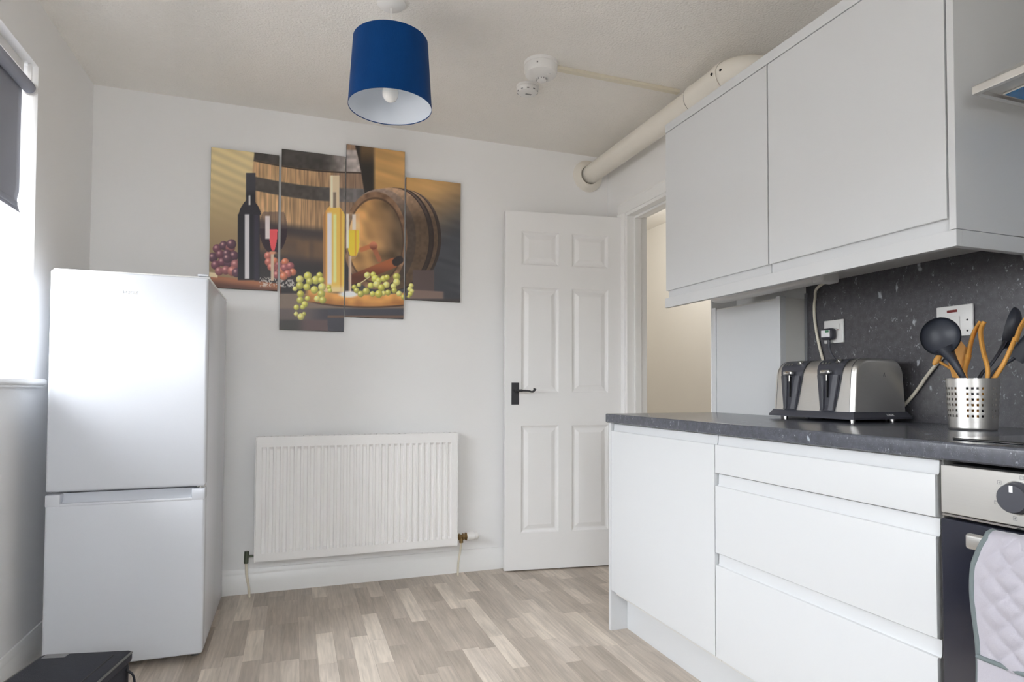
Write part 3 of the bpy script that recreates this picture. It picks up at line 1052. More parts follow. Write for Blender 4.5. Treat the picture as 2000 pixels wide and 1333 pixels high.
g = G().tube([(rx0, vy, vz - 0.012), (rx0 - 0.03, vy, vz - 0.012)], 0.006, 10).tube([(rx0 - 0.035, vy, vz - 0.045), (rx0 - 0.033, vy, vz + 0.012)], 0.0105, 12)
obj('lockshield_valve', g, 'verd', rd, smooth=40, label='tarnished lockshield valve')
g = G().tube(spline([(rx0 - 0.035, vy, vz - 0.04), (rx0 - 0.032, vy, 0.11), (rx0 - 0.022, vy, 0.05), (rx0 - 0.018, vy, 0.0)], 6), 0.006, 8)
obj('pipe_tail', g, 'cream', rd, smooth=60)

# ================================================================== SOIL PIPE, TRUNKING, ALARMS
px, pz, prr = 1.675, 2.312, 0.055
sp = thing('soil_pipe', (px, 2.7, pz), 'fat white waste pipe running under the ceiling above the wall cabinets', 'pipe')
g = G().tube([(px, YB, pz), (px, 2.27, pz)], prr, 32)
obj('pipe', g, 'pipe', sp, smooth=40)
g = G().lathe([(prr + 0.001, -0.028), (prr + 0.014, -0.027), (prr + 0.036, -0.012), (prr + 0.042, 0.0)], (px - 0.012, YB, pz - 0.008), 32, 'y')
obj('wall_collar', g, 'pipe', sp, smooth=40)
g = G().lathe([(prr + 0.001, 2.275), (prr + 0.008, 2.275), (prr + 0.009, 2.262), (prr + 0.007, 2.255), (prr + 0.007, 2.08)], (px, 0, pz), 32, 'y')
obj('socket', g, 'pipe', sp, smooth=40)
g = G().lathe([(prr + 0.0015, 2.279), (prr + 0.0065, 2.279), (prr + 0.0065, 2.2755), (prr + 0.0015, 2.2755)], (px, 0, pz), 32, 'y')
obj('seal_ring', g, 'dark', sp, smooth=40)
el = []
for k in range(13):
    a = k / 12 * PI / 2
    el.append((px + 0.09 * (1 - math.cos(a)), 2.08 - 0.09 * math.sin(a), pz))
g = G().tube(el, prr + 0.007, 32)
obj('elbow', g, 'pipe', sp, smooth=40)
g = G().lathe([(prr + 0.0075, 2.095), (prr + 0.0105, 2.095), (prr + 0.0105, 2.055), (prr + 0.0075, 2.055)], (px, 0, pz), 32, 'y')
cb = obj('clamp_band', g, 'pipe', sp, smooth=40)
for yy in (2.075, 2.035):
    g = G().lathe([(0.006, 0.0), (0.005, -0.004), (0.001, -0.004)], (px - prr - 0.0105 if yy > 2.05 else px - prr + 0.002, yy, pz + 0.004), 10, 'x', cap1=True)
    obj('screw', g, 'dark', cb)

g = G().box(1.065, px + 0.02, 2.418, 2.440, ZC - 0.014, ZC, 0.002)
g2 = thing('cable_trunking', (1.35, 2.43, ZC), 'slim cream cable trunking across the ceiling from the alarm to the pipe', 'trunking')
obj('base_channel', g, 'cream', g2)
g = G().box(1.065, px + 0.02, 2.4165, 2.4415, ZC - 0.0165, ZC - 0.0145, 0.0006)
obj('clip_lid', g, 'cream', g2)

ac = (0.992, 2.428)
al = thing('heat_alarm', (ac[0], ac[1], ZC), 'large round white ceiling alarm joined to the cable trunking', 'alarm')
g = G().lathe([(0.073, ZC), (0.073, ZC - 0.014), (0.070, ZC - 0.016)], (*ac, 0), 48)
obj('mounting_base', g, 'plastic', al, smooth=40)
g = G().lathe([(0.071, ZC - 0.016), (0.0715, ZC - 0.040), (0.068, ZC - 0.052), (0.058, ZC - 0.057), (0.001, ZC - 0.060)], (*ac, 0), 48, cap1=True)
obj('cover', g, 'plastic', al, smooth=40)
g = G().lathe([(0.022, ZC - 0.058), (0.021, ZC - 0.067), (0.016, ZC - 0.071), (0.001, ZC - 0.072)], (ac[0] + 0.012, ac[1] + 0.018, 0), 28, cap1=True)
db = obj('sensor_dome', g, 'plastic', al, smooth=40)
for k in range(12):
    a = 2 * PI * k / 12
    cx, cy = ac[0] + 0.012 + 0.0215 * math.cos(a), ac[1] + 0.018 + 0.0215 * math.sin(a)
    g = G().box(cx - 0.0018, cx + 0.0018, cy - 0.0018, cy + 0.0018, ZC - 0.0665, ZC - 0.0605)
    obj('grille_slot', g, 'mark', db)
g = G().lathe([(0.009, ZC - 0.058), (0.0085, ZC - 0.0605), (0.001, ZC - 0.061)], (ac[0] + 0.025, ac[1] - 0.028, 0), 18, cap1=True)
obj('test_button', g, 'plastic', al, smooth=40)
g = G().box(ac[0] - 0.043, ac[0] - 0.037, ac[1] - 0.061, ac[1] - 0.058, ZC - 0.034, ZC - 0.028)
obj('indicator', g, 'mark', al)
bc = (1.012, 2.640)
al = thing('smoke_alarm', (bc[0], bc[1], ZC), 'smaller flat round white ceiling alarm beside the larger one', 'alarm')
g = G().lathe([(0.053, ZC), (0.053, ZC - 0.010), (0.050, ZC - 0.012)], (*bc, 0), 40)
obj('mounting_base', g, 'plastic', al, smooth=40)
g = G().lathe([(0.051, ZC - 0.012), (0.050, ZC - 0.024), (0.044, ZC - 0.032), (0.030, ZC - 0.035), (0.001, ZC - 0.036)], (*bc, 0), 40, cap1=True)
cv = obj('cover', g, 'plastic', al, smooth=40)
for k in range(10):
    a = 2 * PI * k / 10
    cx, cy = bc[0] + 0.047 * math.cos(a), bc[1] + 0.047 * math.sin(a)
    g = G().box(cx - 0.005, cx + 0.005, cy - 0.0015, cy + 0.0015, ZC - 0.0295, ZC - 0.0235, rot=Matrix.Rotation(a + PI / 2, 3, 'Z'), piv=(cx, cy, ZC - 0.026))
    obj('vent_slot', g, 'mark', cv)
g = G().box(bc[0] - 0.010, bc[0] + 0.018, bc[1] - 0.004, bc[1] + 0.006, ZC - 0.0365, ZC - 0.035)
obj('label_plate', g, 'mark', cv)

# ================================================================== PENDANT LAMP
lc = (0.318, 2.225)
pl = thing('pendant_lamp', (lc[0], lc[1], ZC), 'pendant lamp with a dark blue velvet drum shade', 'lamp')
g = G().lathe([(0.052, ZC), (0.052, ZC - 0.008), (0.046, ZC - 0.014), (0.024, ZC - 0.021), (0.012, ZC - 0.024)], (*lc, 0), 32, cap1=True)
obj('ceiling_rose', g, 'plastic', pl, smooth=40)
g = G().tube([(lc[0], lc[1], ZC - 0.022), (lc[0], lc[1], 2.20)], 0.0035, 8)
obj('cord', g, 'plastic', pl, smooth=60)
g = G().lathe([(0.006, 2.225), (0.019, 2.215), (0.020, 2.180), (0.024, 2.178), (0.024, 2.165), (0.018, 2.163), (0.018, 2.145)], (*lc, 0), 20, cap0=True, cap1=True)
obj('lamp_holder', g, 'plastic', pl, smooth=40)
zb, zt, rb, rtp = 2.036, 2.281, 0.150, 0.134
g = G().lathe([(rtp, zt), (rb, zb), (rb - 0.0012, zb), (rtp - 0.0012, zt), (rtp, zt)], (*lc, 0), 72)
sh = obj('lamp_shade', g, 'velvet', pl, smooth=60, label='dark blue velvet drum shade')
g = G().lathe([(rtp - 0.0013, zt - 0.002), (rb - 0.0013, zb + 0.003), (rb - 0.0019, zb + 0.003), (rtp - 0.0019, zt - 0.002), (rtp - 0.0013, zt - 0.002)], (*lc, 0), 72)
obj('shade_lining', g, 'lining', sh, smooth=60, label='white lining of the shade')
ring = [(lc[0] + 0.024 * math.cos(2 * PI * k / 24), lc[1] + 0.024 * math.sin(2 * PI * k / 24), 2.170) for k in range(25)]
g = G().tube(ring, 0.0015, 6)
for k in range(3):
    a = 2 * PI * k / 3 + 0.5
    g.tube([(lc[0] + 0.024 * math.cos(a), lc[1] + 0.024 * math.sin(a), 2.170), (lc[0] + (rtp - 0.004) * math.cos(a), lc[1] + (rtp - 0.004) * math.sin(a), zt - 0.004)], 0.0015, 6)
obj('shade_carrier', g, 'plastic', sh, smooth=60)
bpz = 2.145
g = G().lathe([(0.014, bpz), (0.016, bpz - 0.012), (0.025, bpz - 0.032), (0.0295, bpz - 0.052), (0.028, bpz - 0.067), (0.021, bpz - 0.079), (0.010, bpz - 0.086), (0.001, bpz - 0.088)], (*lc, 0), 28, cap1=True)
obj('bulb', g, 'bulb', pl, smooth=60)

# ================================================================== ROLLER BLIND
bl = thing('roller_blind', (XL - 0.02, 1.62, 2.12), 'grey fabric roller blind part way down the window', 'blind')
ry0, ry1 = WY0 + 0.03, 2.652
rcx, rcz, rr = XL - 0.020, 2.100, 0.021
g = G().tube([(rcx, ry0, rcz), (rcx, ry1, rcz)], rr, 28)
obj('roller', g, 'blind', bl, smooth=40)


def blind_pt(i, j):
    z = rcz + (1.640 - rcz) * i
    bow = 0.010 * max(0, (i - 0.82) / 0.18) ** 2
    curl = -0.010 * math.sin(PI * min(1, max(0, (i - 0.84) / 0.16)))
    edge = max(0, (j - 0.93) / 0.07)
    return (rcx - rr + 0.001 + bow * 0.4 + edge * curl * 0.3, ry0 + 0.02 + (ry1 - 0.006 - ry0 - 0.02) * j + edge * (curl * 1.1), z)


g = G().grid(blind_pt, 40, 60)
fb = obj('fabric', g, 'blind', bl, smooth=60)
md = fb.modifiers.new('thickness', 'SOLIDIFY')
md.thickness = 0.0012
g = G().box(rcx - rr - 0.006, rcx - rr + 0.010, ry0 + 0.03, ry1 - 0.035, 1.652, 1.672, 0.004)
obj('bottom_bar', g, 'blind', bl, smooth=40)
for y in (ry0 - 0.008, ry1 + 0.006):
    g = G().lathe([(0.026, -0.004), (0.026, 0.004)], (rcx, y, rcz), 28, 'y', cap0=True, cap1=True)
    g.box(rcx - 0.006, rcx + 0.006, y - 0.003, y + 0.003, rcz, WZ1 - 0.0005)
    obj('bracket', g, 'plastic', bl, smooth=40)
g = G().box(XL - 0.05, XL - 0.035, ry0, ry1, WZ1 - 0.036, WZ1 - 0.0005, 0.002)
obj('head_rail', g, 'plastic', bl)

# ================================================================== TOASTER
TX0, TX1, TY0, TY1 = 1.664, 1.898, 1.462, 1.806
to = thing('toaster', ((TX0 + TX1) / 2, (TY0 + TY1) / 2, ZW1), 'brushed steel four-slice toaster with black fronts and two levers', 'toaster')
TB, TTOP = 0.944, 1.117


def tprof(ins=0.0):
    """outline of the loaf-shaped body in x,z"""
    x0, x1, zt_ = TX0 + ins, TX1 - ins, TTOP - ins
    r = 0.052
    o = [(x0, TB), (x0 + 0.006, TB + 0.07)]
    o += arc((x0 + 0.010 + r, zt_ - r), r, PI - 0.1, PI / 2, 9, lambda a, b: (a, b))
    o += arc((x1 - 0.010 - r, zt_ - r), r, PI / 2, 0.1, 9, lambda a, b: (a, b))
    o += [(x1 - 0.006, TB + 0.07), (x1, TB)]
    return o


g = G().prism(tprof(), 'y', TY0 + 0.016, TY1 - 0.016)
body = obj('body', g, 'steel', to, smooth=40)
for ya, yb_ in ((TY0, TY0 + 0.0155), (TY1, TY1 - 0.0155)):
    # rounded end caps
    g = G()
    n = len(tprof())
    rings = []
    for k in range(6):
        a = k / 5 * PI / 2
        ins = 0.012 * (1 - math.cos(PI / 2 - a)) if False else 0.012 * (1 - math.sin(a))
        yy = ya + (yb_ - ya) * (1 - math.cos(a))
        rings.append([g.bm.verts.new((x, yy, z)) for x, z in tprof(ins)])
    for k in range(5):
        for i in range(n - 1):
            g.bm.faces.new((rings[k][i], rings[k][i + 1], rings[k + 1][i + 1], rings[k + 1][i]))
    g.bm.faces.new(rings[0])
    obj('end_cap', g, 'steel', to, smooth=40)
    g = G()
    g.prism(tprof(-0.0006), 'y', yb_ - 0.0006, yb_ + 0.0006)
    obj('seam', g, 'blackp', to)
# base skirt
g = G()
b0 = [(TX0 - 0.010, TY0 - 0.010), (TX1 + 0.012, TY0 - 0.010), (TX1 + 0.012, TY1 + 0.010), (TX0 - 0.010, TY1 + 0.010)]
b1 = [(TX0 + 0.001, TY0 + 0.001), (TX1 - 0.001, TY0 + 0.001), (TX1 - 0.001, TY1 - 0.001), (TX0 + 0.001, TY1 - 0.001)]
lo = [g.bm.verts.new((*q, 0.921)) for q in b0]
mi = [g.bm.verts.new((*q, 0.927)) for q in b0]
hi = [g.bm.verts.new((*q, TB + 0.001)) for q in b1]
for A_, B_ in ((lo, mi), (mi, hi)):
    for k in range(4):
        g.bm.faces.new((A_[k], A_[(k + 1) % 4], B_[(k + 1) % 4], B_[k]))
g.bm.faces.new(lo[::-1])
g.bm.faces.new(hi)
bs = obj('base', g, 'blackp', to)
RY = Matrix(((1, 0, 0), (0, 0, -1), (0, 1, 0)))
text('badge', 'LOGIK', 0.011, (1.815, TY0 - 0.0065, 0.934), Matrix.Rotation(PI / 2 - 0.45, 3, 'X'), 'white_print', bs, 0.0003, 'small white maker name')
g = G()
for s_ in ((-1, 0), (1, 0)):
    g.tube([(1.797 + s_[0] * 0.004, TY0 - 0.0007, 1.058), (1.797, TY0 - 0.0007, 1.072)], 0.0007, 6)
obj('emblem', g, 'mark', to)
for x in (TX0 + 0.03, TX1 - 0.03):
    for y in (TY0 + 0.03, TY1 - 0.03):
        g = G().lathe([(0.008, ZW1), (0.008, 0.921)], (x, y, 0), 12, cap0=True, cap1=True)
        obj('foot', g, 'chrome', to, smooth=40)
fp = tprof()[:12]
# arc-length of the front outline
for yc in (1.722, 1.560):
    g = G()
    L = [0]
    for a, b in zip(fp[:-1], fp[1:]):
        L.append(L[-1] + math.hypot(b[0] - a[0], b[1] - a[1]))
    # finer samples
    sm = []
    for a, b in zip(fp[:-1], fp[1:]):
        for k in range(4):
            t = k / 4
            sm.append((a[0] + (b[0] - a[0]) * t, a[1] + (b[1] - a[1]) * t))
    sm.append(fp[-1])
    N_ = len(sm)
    rows_ = []
    for i, (x, z) in enumerate(sm):
        q = i / (N_ - 1)
        hz_ = max(0.0, min(1.0, (z - TB) / (TTOP - TB)))
        hw = 0.027 + 0.030 * hz_ ** 0.8
        dent = 0.016 * math.sin(PI * min(1, hz_ * 1.15)) if hz_ < 0.87 else 0
        rows_.append([g.bm.verts.new((x - 0.002 + (dent if abs(j) < 0.75 else 0) * 0 - (0.0015 if abs(j) < 0.6 else 0), yc + hw * j, z + (0.0016 if hz_ > 0.75 else 0))) for j in (-1, -0.93, -0.55, -0.18, 0.18, 0.55, 0.93, 1)])
    for i in range(N_ - 1):
        for j in range(7):
            g.bm.faces.new((rows_[i][j], rows_[i][j + 1], rows_[i + 1][j + 1], rows_[i + 1][j]))
    p_ = obj('front_panel', g, 'blackp', to, smooth=35)
    # scooped lever bay
    g = G().prism([(TX0 - 0.010, TB + 0.002), (TX0 - 0.0015, TB + 0.002), (TX0 + 0.001, TB + 0.03), (TX0 - 0.0045, TB + 0.012)], 'y', yc - 0.026, yc + 0.026)
    obj('crumb_lip', g, 'blackp', p_)
    g = G()
    for sg in (-1, 1):
        A_ = [(TX0 - 0.0035, yc + sg * 0.007, TB + 0.004), (TX0 - 0.0035, yc + sg * 0.027, TB + 0.004), (TX0 + 0.004, yc + sg * 0.044, TB + 0.12), (TX0 + 0.004, yc + sg * 0.020, TB + 0.12)]
        B_ = [(TX0 - 0.012, yc + sg * 0.010, TB + 0.004), (TX0 - 0.008, yc + sg * 0.025, TB + 0.004), (TX0 - 0.001, yc + sg * 0.042, TB + 0.12), (TX0 - 0.004, yc + sg * 0.026, TB + 0.12)]
        a_ = [g.bm.verts.new(q) for q in A_]
        b_ = [g.bm.verts.new(q) for q in B_]
        for k in range(4):
            g.bm.faces.new((a_[k], a_[(k + 1) % 4], b_[(k + 1) % 4], b_[k]))
        g.bm.faces.new(a_[::-1])
        g.bm.faces.new(b_)
    obj('bay_cheek', g, 'blackp', p_)
    g = G().box(TX0 - 0.0042, TX0 + 0.003, yc - 0.002, yc + 0.002, TB + 0.045, TB + 0.118)
    obj('lever_slot', g, 'dark', p_)
    g = G().box(TX0 - 0.016, TX0 + 0.003, yc - 0.019, yc + 0.019, 1.066, 1.081, 0.004, 3)
    lv_ = obj('lever', g, 'chrome', p_, smooth=40)
    g = G().box(TX0 - 0.0065, TX0 - 0.003, yc - 0.003, yc + 0.003, 1.044, 1.066, 0.001)
    obj('lever_stem', g, 'chrome', lv_)
    nb = Vector((-0.72, 0, 0.69))
    tb_ = Vector((0.69, 0, 0.72))
    cc = Vector((TX0 + 0.0225, yc, 1.1045))
    for k in range(3):
        c = cc + Vector((0, -0.0 + 0.036 - 0.0135 * k, 0)) + tb_ * (-0.004)
        g = G().tube([c, c + nb * 0.004], 0.0045, 12)
        obj('button', g, 'chrome', p_, smooth=40)
    c = cc + Vector((0, -0.026, 0)) + tb_ * 0.002
    g = G().tube([c, c + nb * 0.006], 0.0105, 18).tube([c + nb * 0.006, c + nb * 0.011], 0.004, 10)
    obj('browning_dial', g, 'chrome', p_, smooth=40)
for yc in (1.722, 1.560):
    for xo in (0.0, 0.0):
        pass
for xx in (1.745, 1.83):
    for ya in (1.49, 1.65):
        g = G().box(xx - 0.014, xx + 0.014, ya, ya + 0.135, TTOP - 0.0005, TTOP + 0.0008)
        obj('bread_slot', g, 'dark', to)

# plug socket, plug and toaster flex, cooker switch -------------------------------
XS = XR - 0.012
sk = thing('plug_socket', (XS, 1.770, 1.19), 'white single switched wall socket above the toaster', 'socket')
g = G().box(XS - 0.009, XS, 1.7265, 1.8145, 1.191, 1.279, 0.003, 3)
obj('faceplate', g, 'plastic', sk, smooth=40)
g = G().box(XS - 0.012, XS - 0.009, 1.741, 1.753, 1.238, 1.263, 0.001)
obj('rocker_switch', g, 'plastic', sk)
g = G().box(XS - 0.0123, XS - 0.012, 1.745, 1.749, 1.2385, 1.2425)
obj('switch_mark', g, 'red', sk)
pg = thing('plug', (XS - 0.03, 1.776, 1.20), 'black plug with a pale label pushed into the wall socket', 'plug')
g = G().box(XS - 0.040, XS - 0.0095, 1.752, 1.803, 1.203, 1.247, 0.011, 4)
obj('plug_body', g, 'blackp', pg, smooth=40)
g = G().box(XS - 0.0408, XS - 0.0400, 1.758, 1.797, 1.214, 1.240)
lb = obj('label', g, 'white_print', pg)
g = G().box(XS - 0.0412, XS - 0.0408, 1.762, 1.778, 1.230, 1.239)
obj('label_mark', g, 'green_print', lb)
g = G().tube(spline([(XS - 0.024, 1.777, 1.206), (XS - 0.024, 1.775, 1.17), (XS - 0.020, 1.765, 1.145), (XS - 0.016, 1.74, 1.11), (XS - 0.014, 1.70, 1.03), (XS - 0.012, 1.66, 0.97), (XS - 0.02, 1.64, 0.94)], 6), 0.0035, 8, rs=[0.006] * 5 + [0.0045] * 2 + [0.0032] * 30)
obj('flex', g, 'blackp', pg, smooth=60)

cs = thing('cooker_switch', (XS, 1.32, 1.18), 'white cooker switch plate with a red neon, behind the utensils', 'switch')
g = G().box(XS - 0.009, XS, 1.2655, 1.376, 1.181, 1.277, 0.003, 3)
obj('faceplate', g, 'plastic', cs, smooth=40)
g = G().box(XS - 0.0095, XS - 0.009, 1.311, 1.342, 1.256, 1.264)
obj('neon_lamp', g, 'red', cs, label='red neon indicator')
g = G().box(XS - 0.013, XS - 0.009, 1.302, 1.330, 1.205, 1.243, 0.0015)
obj('rocker_switch', g, 'plastic', cs)
for zz in (1.229, 1.196):
    g = G().tube([(XS - 0.009, 1.281, zz), (XS - 0.0098, 1.281, zz)], 0.003, 12)
    obj('screw', g, 'dark', cs)

# ================================================================== UTENSIL HOLDER AND UTENSILS
PC = Vector((1.700, 1.125, ZW1))
ph = thing('utensil_holder', PC, 'perforated stainless steel utensil pot on the worktop', 'utensil pot')
HR, HH = 0.059, 0.136
NA, NZ = 132, 66
def hr(z):
    q = z / HH
    return HR * (0.90 + 0.10 * min(1, q * 1.0)) - (0.004 * (1 - q / 0.05) ** 2 if q < 0.05 else 0)
bm_ = G()
# perforated wall: leave square holes open in blocks of 4 x 6
holes = set()
for blk in range(6):
    for c_ in range(4):
        for r_ in range(6):
            holes.add((blk * 22 + c_ * 4, 17 + r_ * 7))
open_ = set()
for a, b in holes:
    for da in (0, 1):
        for db_ in (0, 1, 2):
            open_.add(((a + da) % NA, b + db_))
turn = math.radians(-146.5) - 2 * PI * 7 / NA + 0.10
def hpt(i, k, ins):
    a = 2 * PI * i / NA + turn
    z = HH * k / NZ
    r = hr(z) - ins
    return PC + Vector((r * math.cos(a), r * math.sin(a), z))
for ins in (0.0, 0.0012):
    V = [[bm_.bm.verts.new(hpt(i, k, ins)) for k in range(NZ + 1)] for i in range(NA)]
    for i in range(NA):
        for k in range(NZ):
            if (i, k) in open_:
                continue
            bm_.bm.faces.new((V[i][k], V[(i + 1) % NA][k], V[(i + 1) % NA][k + 1], V[i][k + 1]))
obj('perforated_wall', bm_, 'steel', ph, smooth=50)
g = G().lathe([(HR - 0.001, HH), (HR + 0.0015, HH + 0.0008), (HR + 0.0015, HH - 0.0015), (HR - 0.001, HH)], PC, 60)
obj('rim', g, 'chrome', ph, smooth=60)
g = G().lathe([(hr(0) - 0.001, 0.0008), (0.001, 0.0008)], PC, 60, cap1=True)
obj('bottom', g, 'steel', ph)

UT = 'utensils in the steel pot'


def utensil(name, label, cat, m, handle, rad, head=None, hname='head'):
    t = thing(name, handle[0], label, cat, UT)
    g = G()
    sp_ = spline(handle, 6)
    rs = []
    for i in range(len(sp_)):
        q = i / (len(sp_) - 1) * (len(rad) - 1)
        k = min(int(q), len(rad) - 2)
        f = q - k
        rs.append(tuple(rad[k][w] * (1 - f) + rad[k + 1][w] * f for w in (0, 1)))
    g.tube(sp_, 0, 12, rs=rs)
    obj('handle', g, m, t, smooth=60)
    if head:
        g = G()
        head(g)
        obj(hname, g, m, t, smooth=50)
    return t


vd = Vector((1.697, 1.12, 0)).normalized()          # away from the room
sd = Vector((vd.y, -vd.x, 0))                       # along the wall, towards the hob
foot = lambda a, b: (PC.x + sd.x * a + vd.x * b, PC.y + sd.y * a + vd.y * b, ZW1 + 0.004)


def bowl(g, c, r, n, up_, depth, thick=0.002):
    """shallow open bowl facing n"""
    n = n.normalized()
    s_ = n.cross(up_).normalized()
    t_ = s_.cross(n)
    for ins in (0, thick):
        rings = []
        for k in range(9):
            a = k / 8 * PI / 2
            ring = []
            for q in range(28):
                w = 2 * PI * q / 28
                rad = max(math.sin(a), 0.03)
                ring.append(g.bm.verts.new(c + (s_ * math.cos(w) * (r[0] - ins) + t_ * math.sin(w) * (r[1] - ins)) * rad - n * (depth - ins) * math.cos(a)))
            rings.append(ring)
        for k in range(8):
            for q in range(28):
                g.bm.faces.new((rings[k][q], rings[k][(q + 1) % 28], rings[k + 1][(q + 1) % 28], rings[k + 1][q]))
        g.bm.faces.new(rings[0])


toward = Vector((-0.80, -0.53, 0.12))
utensil('ladle', 'dark grey nylon ladle with its round bowl uppermost in the pot', 'ladle', 'nylon',
        [foot(0.036, 0.016), (1.668, 1.122, 1.039), (1.654, 1.142, 1.093), (1.643, 1.158, 1.130)], [(0.007, 0.005), (0.008, 0.006), (0.010, 0.011), (0.012, 0.024)],
        lambda g: bowl(g, Vector((1.632, 1.160, 1.160)), (0.046, 0.052), toward, Vector((0, 0, 1)), 0.026), 'bowl')
utensil('wooden_spatula', 'flat wooden spatula with a broad angled blade behind the ladle', 'spatula', 'wood',
        [foot(0.0, 0.012), (1.695, 1.152, 1.04), (1.694, 1.154, 1.08)], [(0.004, 0.006), (0.004, 0.007), (0.003, 0.010)],
        lambda g: (lambda P: (g.poly([p for p in P]), g.poly([p + vd * 0.005 for p in P]), [g.poly([P[k], P[(k + 1) % 5], P[(k + 1) % 5] + vd * 0.005, P[k] + vd * 0.005]) for k in range(5)]))(
            [Vector(q) for q in ((1.677, 1.178, 1.118), (1.693, 1.153, 1.156), (1.708, 1.131, 1.114), (1.700, 1.143, 1.046), (1.684, 1.166, 1.05))]), 'blade')


def strip_head(P, w, t):
    """slim board seen edge-on: follows points P, width w along the view, thickness t"""
    def f(g):
        Q = spline(P, 5)
        rs = []
        for i in range(len(Q)):
            q = i / (len(Q) - 1)
            k = math.sin(PI * min(1, 0.15 + q * 0.85)) ** 0.5 if q > 0.2 else 0.7 + q
            rs.append((w * max(0.25, min(1, k)), t))
        g.tube(Q, 0, 12, rs=rs)
    return f


utensil('wooden_turner', 'slotted wooden turner leaning beside the broad spatula', 'turner', 'wood',
        [foot(0.022, -0.014), (1.691, 1.136, 1.046), (1.696, 1.130, 1.110)], [(0.006, 0.005), (0.007, 0.005), (0.0155, 0.0055)],
        strip_head([(1.695, 1.131, 1.100), (1.698, 1.126, 1.140), (1.704, 1.119, 1.172), (1.711, 1.108, 1.197)], 0.022, 0.0055), 'blade')
utensil('wooden_fork', 'wooden cooking fork standing upright in the middle of the pot', 'fork', 'wood',
        [foot(0.0, -0.032), (1.692, 1.082, 1.046), (1.690, 1.086, 1.105)], [(0.006, 0.005), (0.007, 0.005), (0.0155, 0.0055)],
        strip_head([(1.690, 1.086, 1.100), (1.687, 1.091, 1.140), (1.686, 1.092, 1.172), (1.690, 1.086, 1.194)], 0.022, 0.0055), 'tines')
utensil('wooden_spoon', 'wooden spoon with a curved handle leaning towards the hob', 'spoon', 'wood',
        [foot(-0.03, -0.01), (1.709, 1.077, 1.046), (1.721, 1.057, 1.091), (1.733, 1.039, 1.150)], [(0.006, 0.005), (0.006, 0.006), (0.008, 0.0055), (0.015, 0.0055)],
        strip_head([(1.733, 1.039, 1.140), (1.738, 1.030, 1.175), (1.746, 1.019, 1.200), (1.757, 1.004, 1.218)], 0.022, 0.0055), 'bowl')
utensil('serving_spoon', 'dark grey nylon serving spoon with a deep curved bowl behind the wooden fork', 'spoon', 'nylon',
        [foot(-0.03, 0.02), (1.733, 1.129, 1.047), (1.746, 1.110, 1.080), (1.757, 1.093, 1.115), (1.765, 1.081, 1.145)], [(0.006, 0.004), (0.006, 0.004), (0.007, 0.004), (0.010, 0.004), (0.016, 0.005)],
        lambda g: bowl(g, Vector((1.772, 1.077, 1.180)), (0.032, 0.056), Vector((-0.78, 0.62, 0.22)), Vector((0, 0, 1)), 0.024), 'bowl')
utensil('wooden_spoon', 'short wooden spoon standing low behind the ladle', 'spoon', 'wood',
        [foot(0.014, 0.040), (1.718, 1.171, 1.049), (1.694, 1.208, 1.096)], [(0.004, 0.004), (0.004, 0.004), (0.005, 0.004)],
        lambda g: g.ell(Vector((1.692, 1.211, 1.102)), (0.007, 0.009, 0.020), Matrix.Rotation(0.55, 3, vd), 16, 10), 'bowl')
utensil('slotted_turner', 'dark grey nylon turner leaning low towards the hob behind the wooden spoon', 'turner', 'nylon',
        [foot(-0.012, 0.042), (1.747, 1.108, 1.053), (1.782, 1.072, 1.100)], [(0.006, 0.004), (0.006, 0.004), (0.008, 0.004)],
        strip_head([(1.783, 1.072, 1.096), (1.792, 1.058, 1.120), (1.803, 1.040, 1.150), (1.815, 1.022, 1.178)], 0.004, 0.020), 'blade')

# ================================================================== BAG
bgc = Vector((-0.585, 1.955, 0))
bag = thing('camera_bag', bgc, 'black padded camera bag with grey piping on the floor by the fridge', 'bag')
RB = Matrix.Rotation(-0.205, 3, 'Z')


def bagbox(g, x0, x1, y0, y1, z0, z1, bev, seg=3):
    n0 = len(g.bm.verts)
    g.box(x0, x1, y0, y1, z0, z1, bev, seg)
    g.bm.verts.ensure_lookup_table()
    vs = g.bm.verts[n0:]
    for v in vs:
        q = RB @ Vector(v.co)
        v.co = q + bgc
    return g


g = bagbox(G(), -0.118, 0.118, -0.19, 0.155, 0.0, 0.222, 0.018)
obj('body', g, 'bag', bag, smooth=50)
g = bagbox(G(), -0.122, 0.122, -0.195, 0.160, 0.212, 0.247, 0.012)
lid = obj('lid', g, 'bag', bag, smooth=50)
bp_ = lambda x, y, z: RB @ Vector((x, y, z)) + bgc
g = G().tube([bp_(0.1205, -0.185, 0.241), bp_(0.1205, 0.150, 0.241)], 0.0032, 8).tube([bp_(-0.1205, -0.185, 0.241), bp_(-0.1205, 0.150, 0.241)], 0.0032, 8)
obj('piping', g, 'bagtrim', lid, smooth=60, label='grey piping along the lid edge')
g = G().tube([bp_(0.085, -0.185, 0.2475), bp_(0.085, 0.12, 0.2475)], 0.0025, 6)
obj('zip', g, 'dark', lid, smooth=60)
g = G()
bagbox(g, -0.105, -0.045, 0.122, 0.147, 0.2465, 0.2495, 0.001, 1)
obj('label_tag', g, 'mark', lid, label='small grey tag on the lid')
g = bagbox(G(), 0.118, 0.140, -0.17, 0.13, 0.02, 0.165, 0.010)
pk = obj('side_pocket', g, 'bag', bag, smooth=50)
g = G().tube(spline([bp_(0.141, -0.15, 0.15), bp_(0.143, -0.05, 0.12), bp_(0.142, 0.05, 0.15), bp_(0.141, 0.12, 0.155)], 6), 0.003, 8)
obj('strap_loop', g, 'bagtrim', pk, smooth=60)
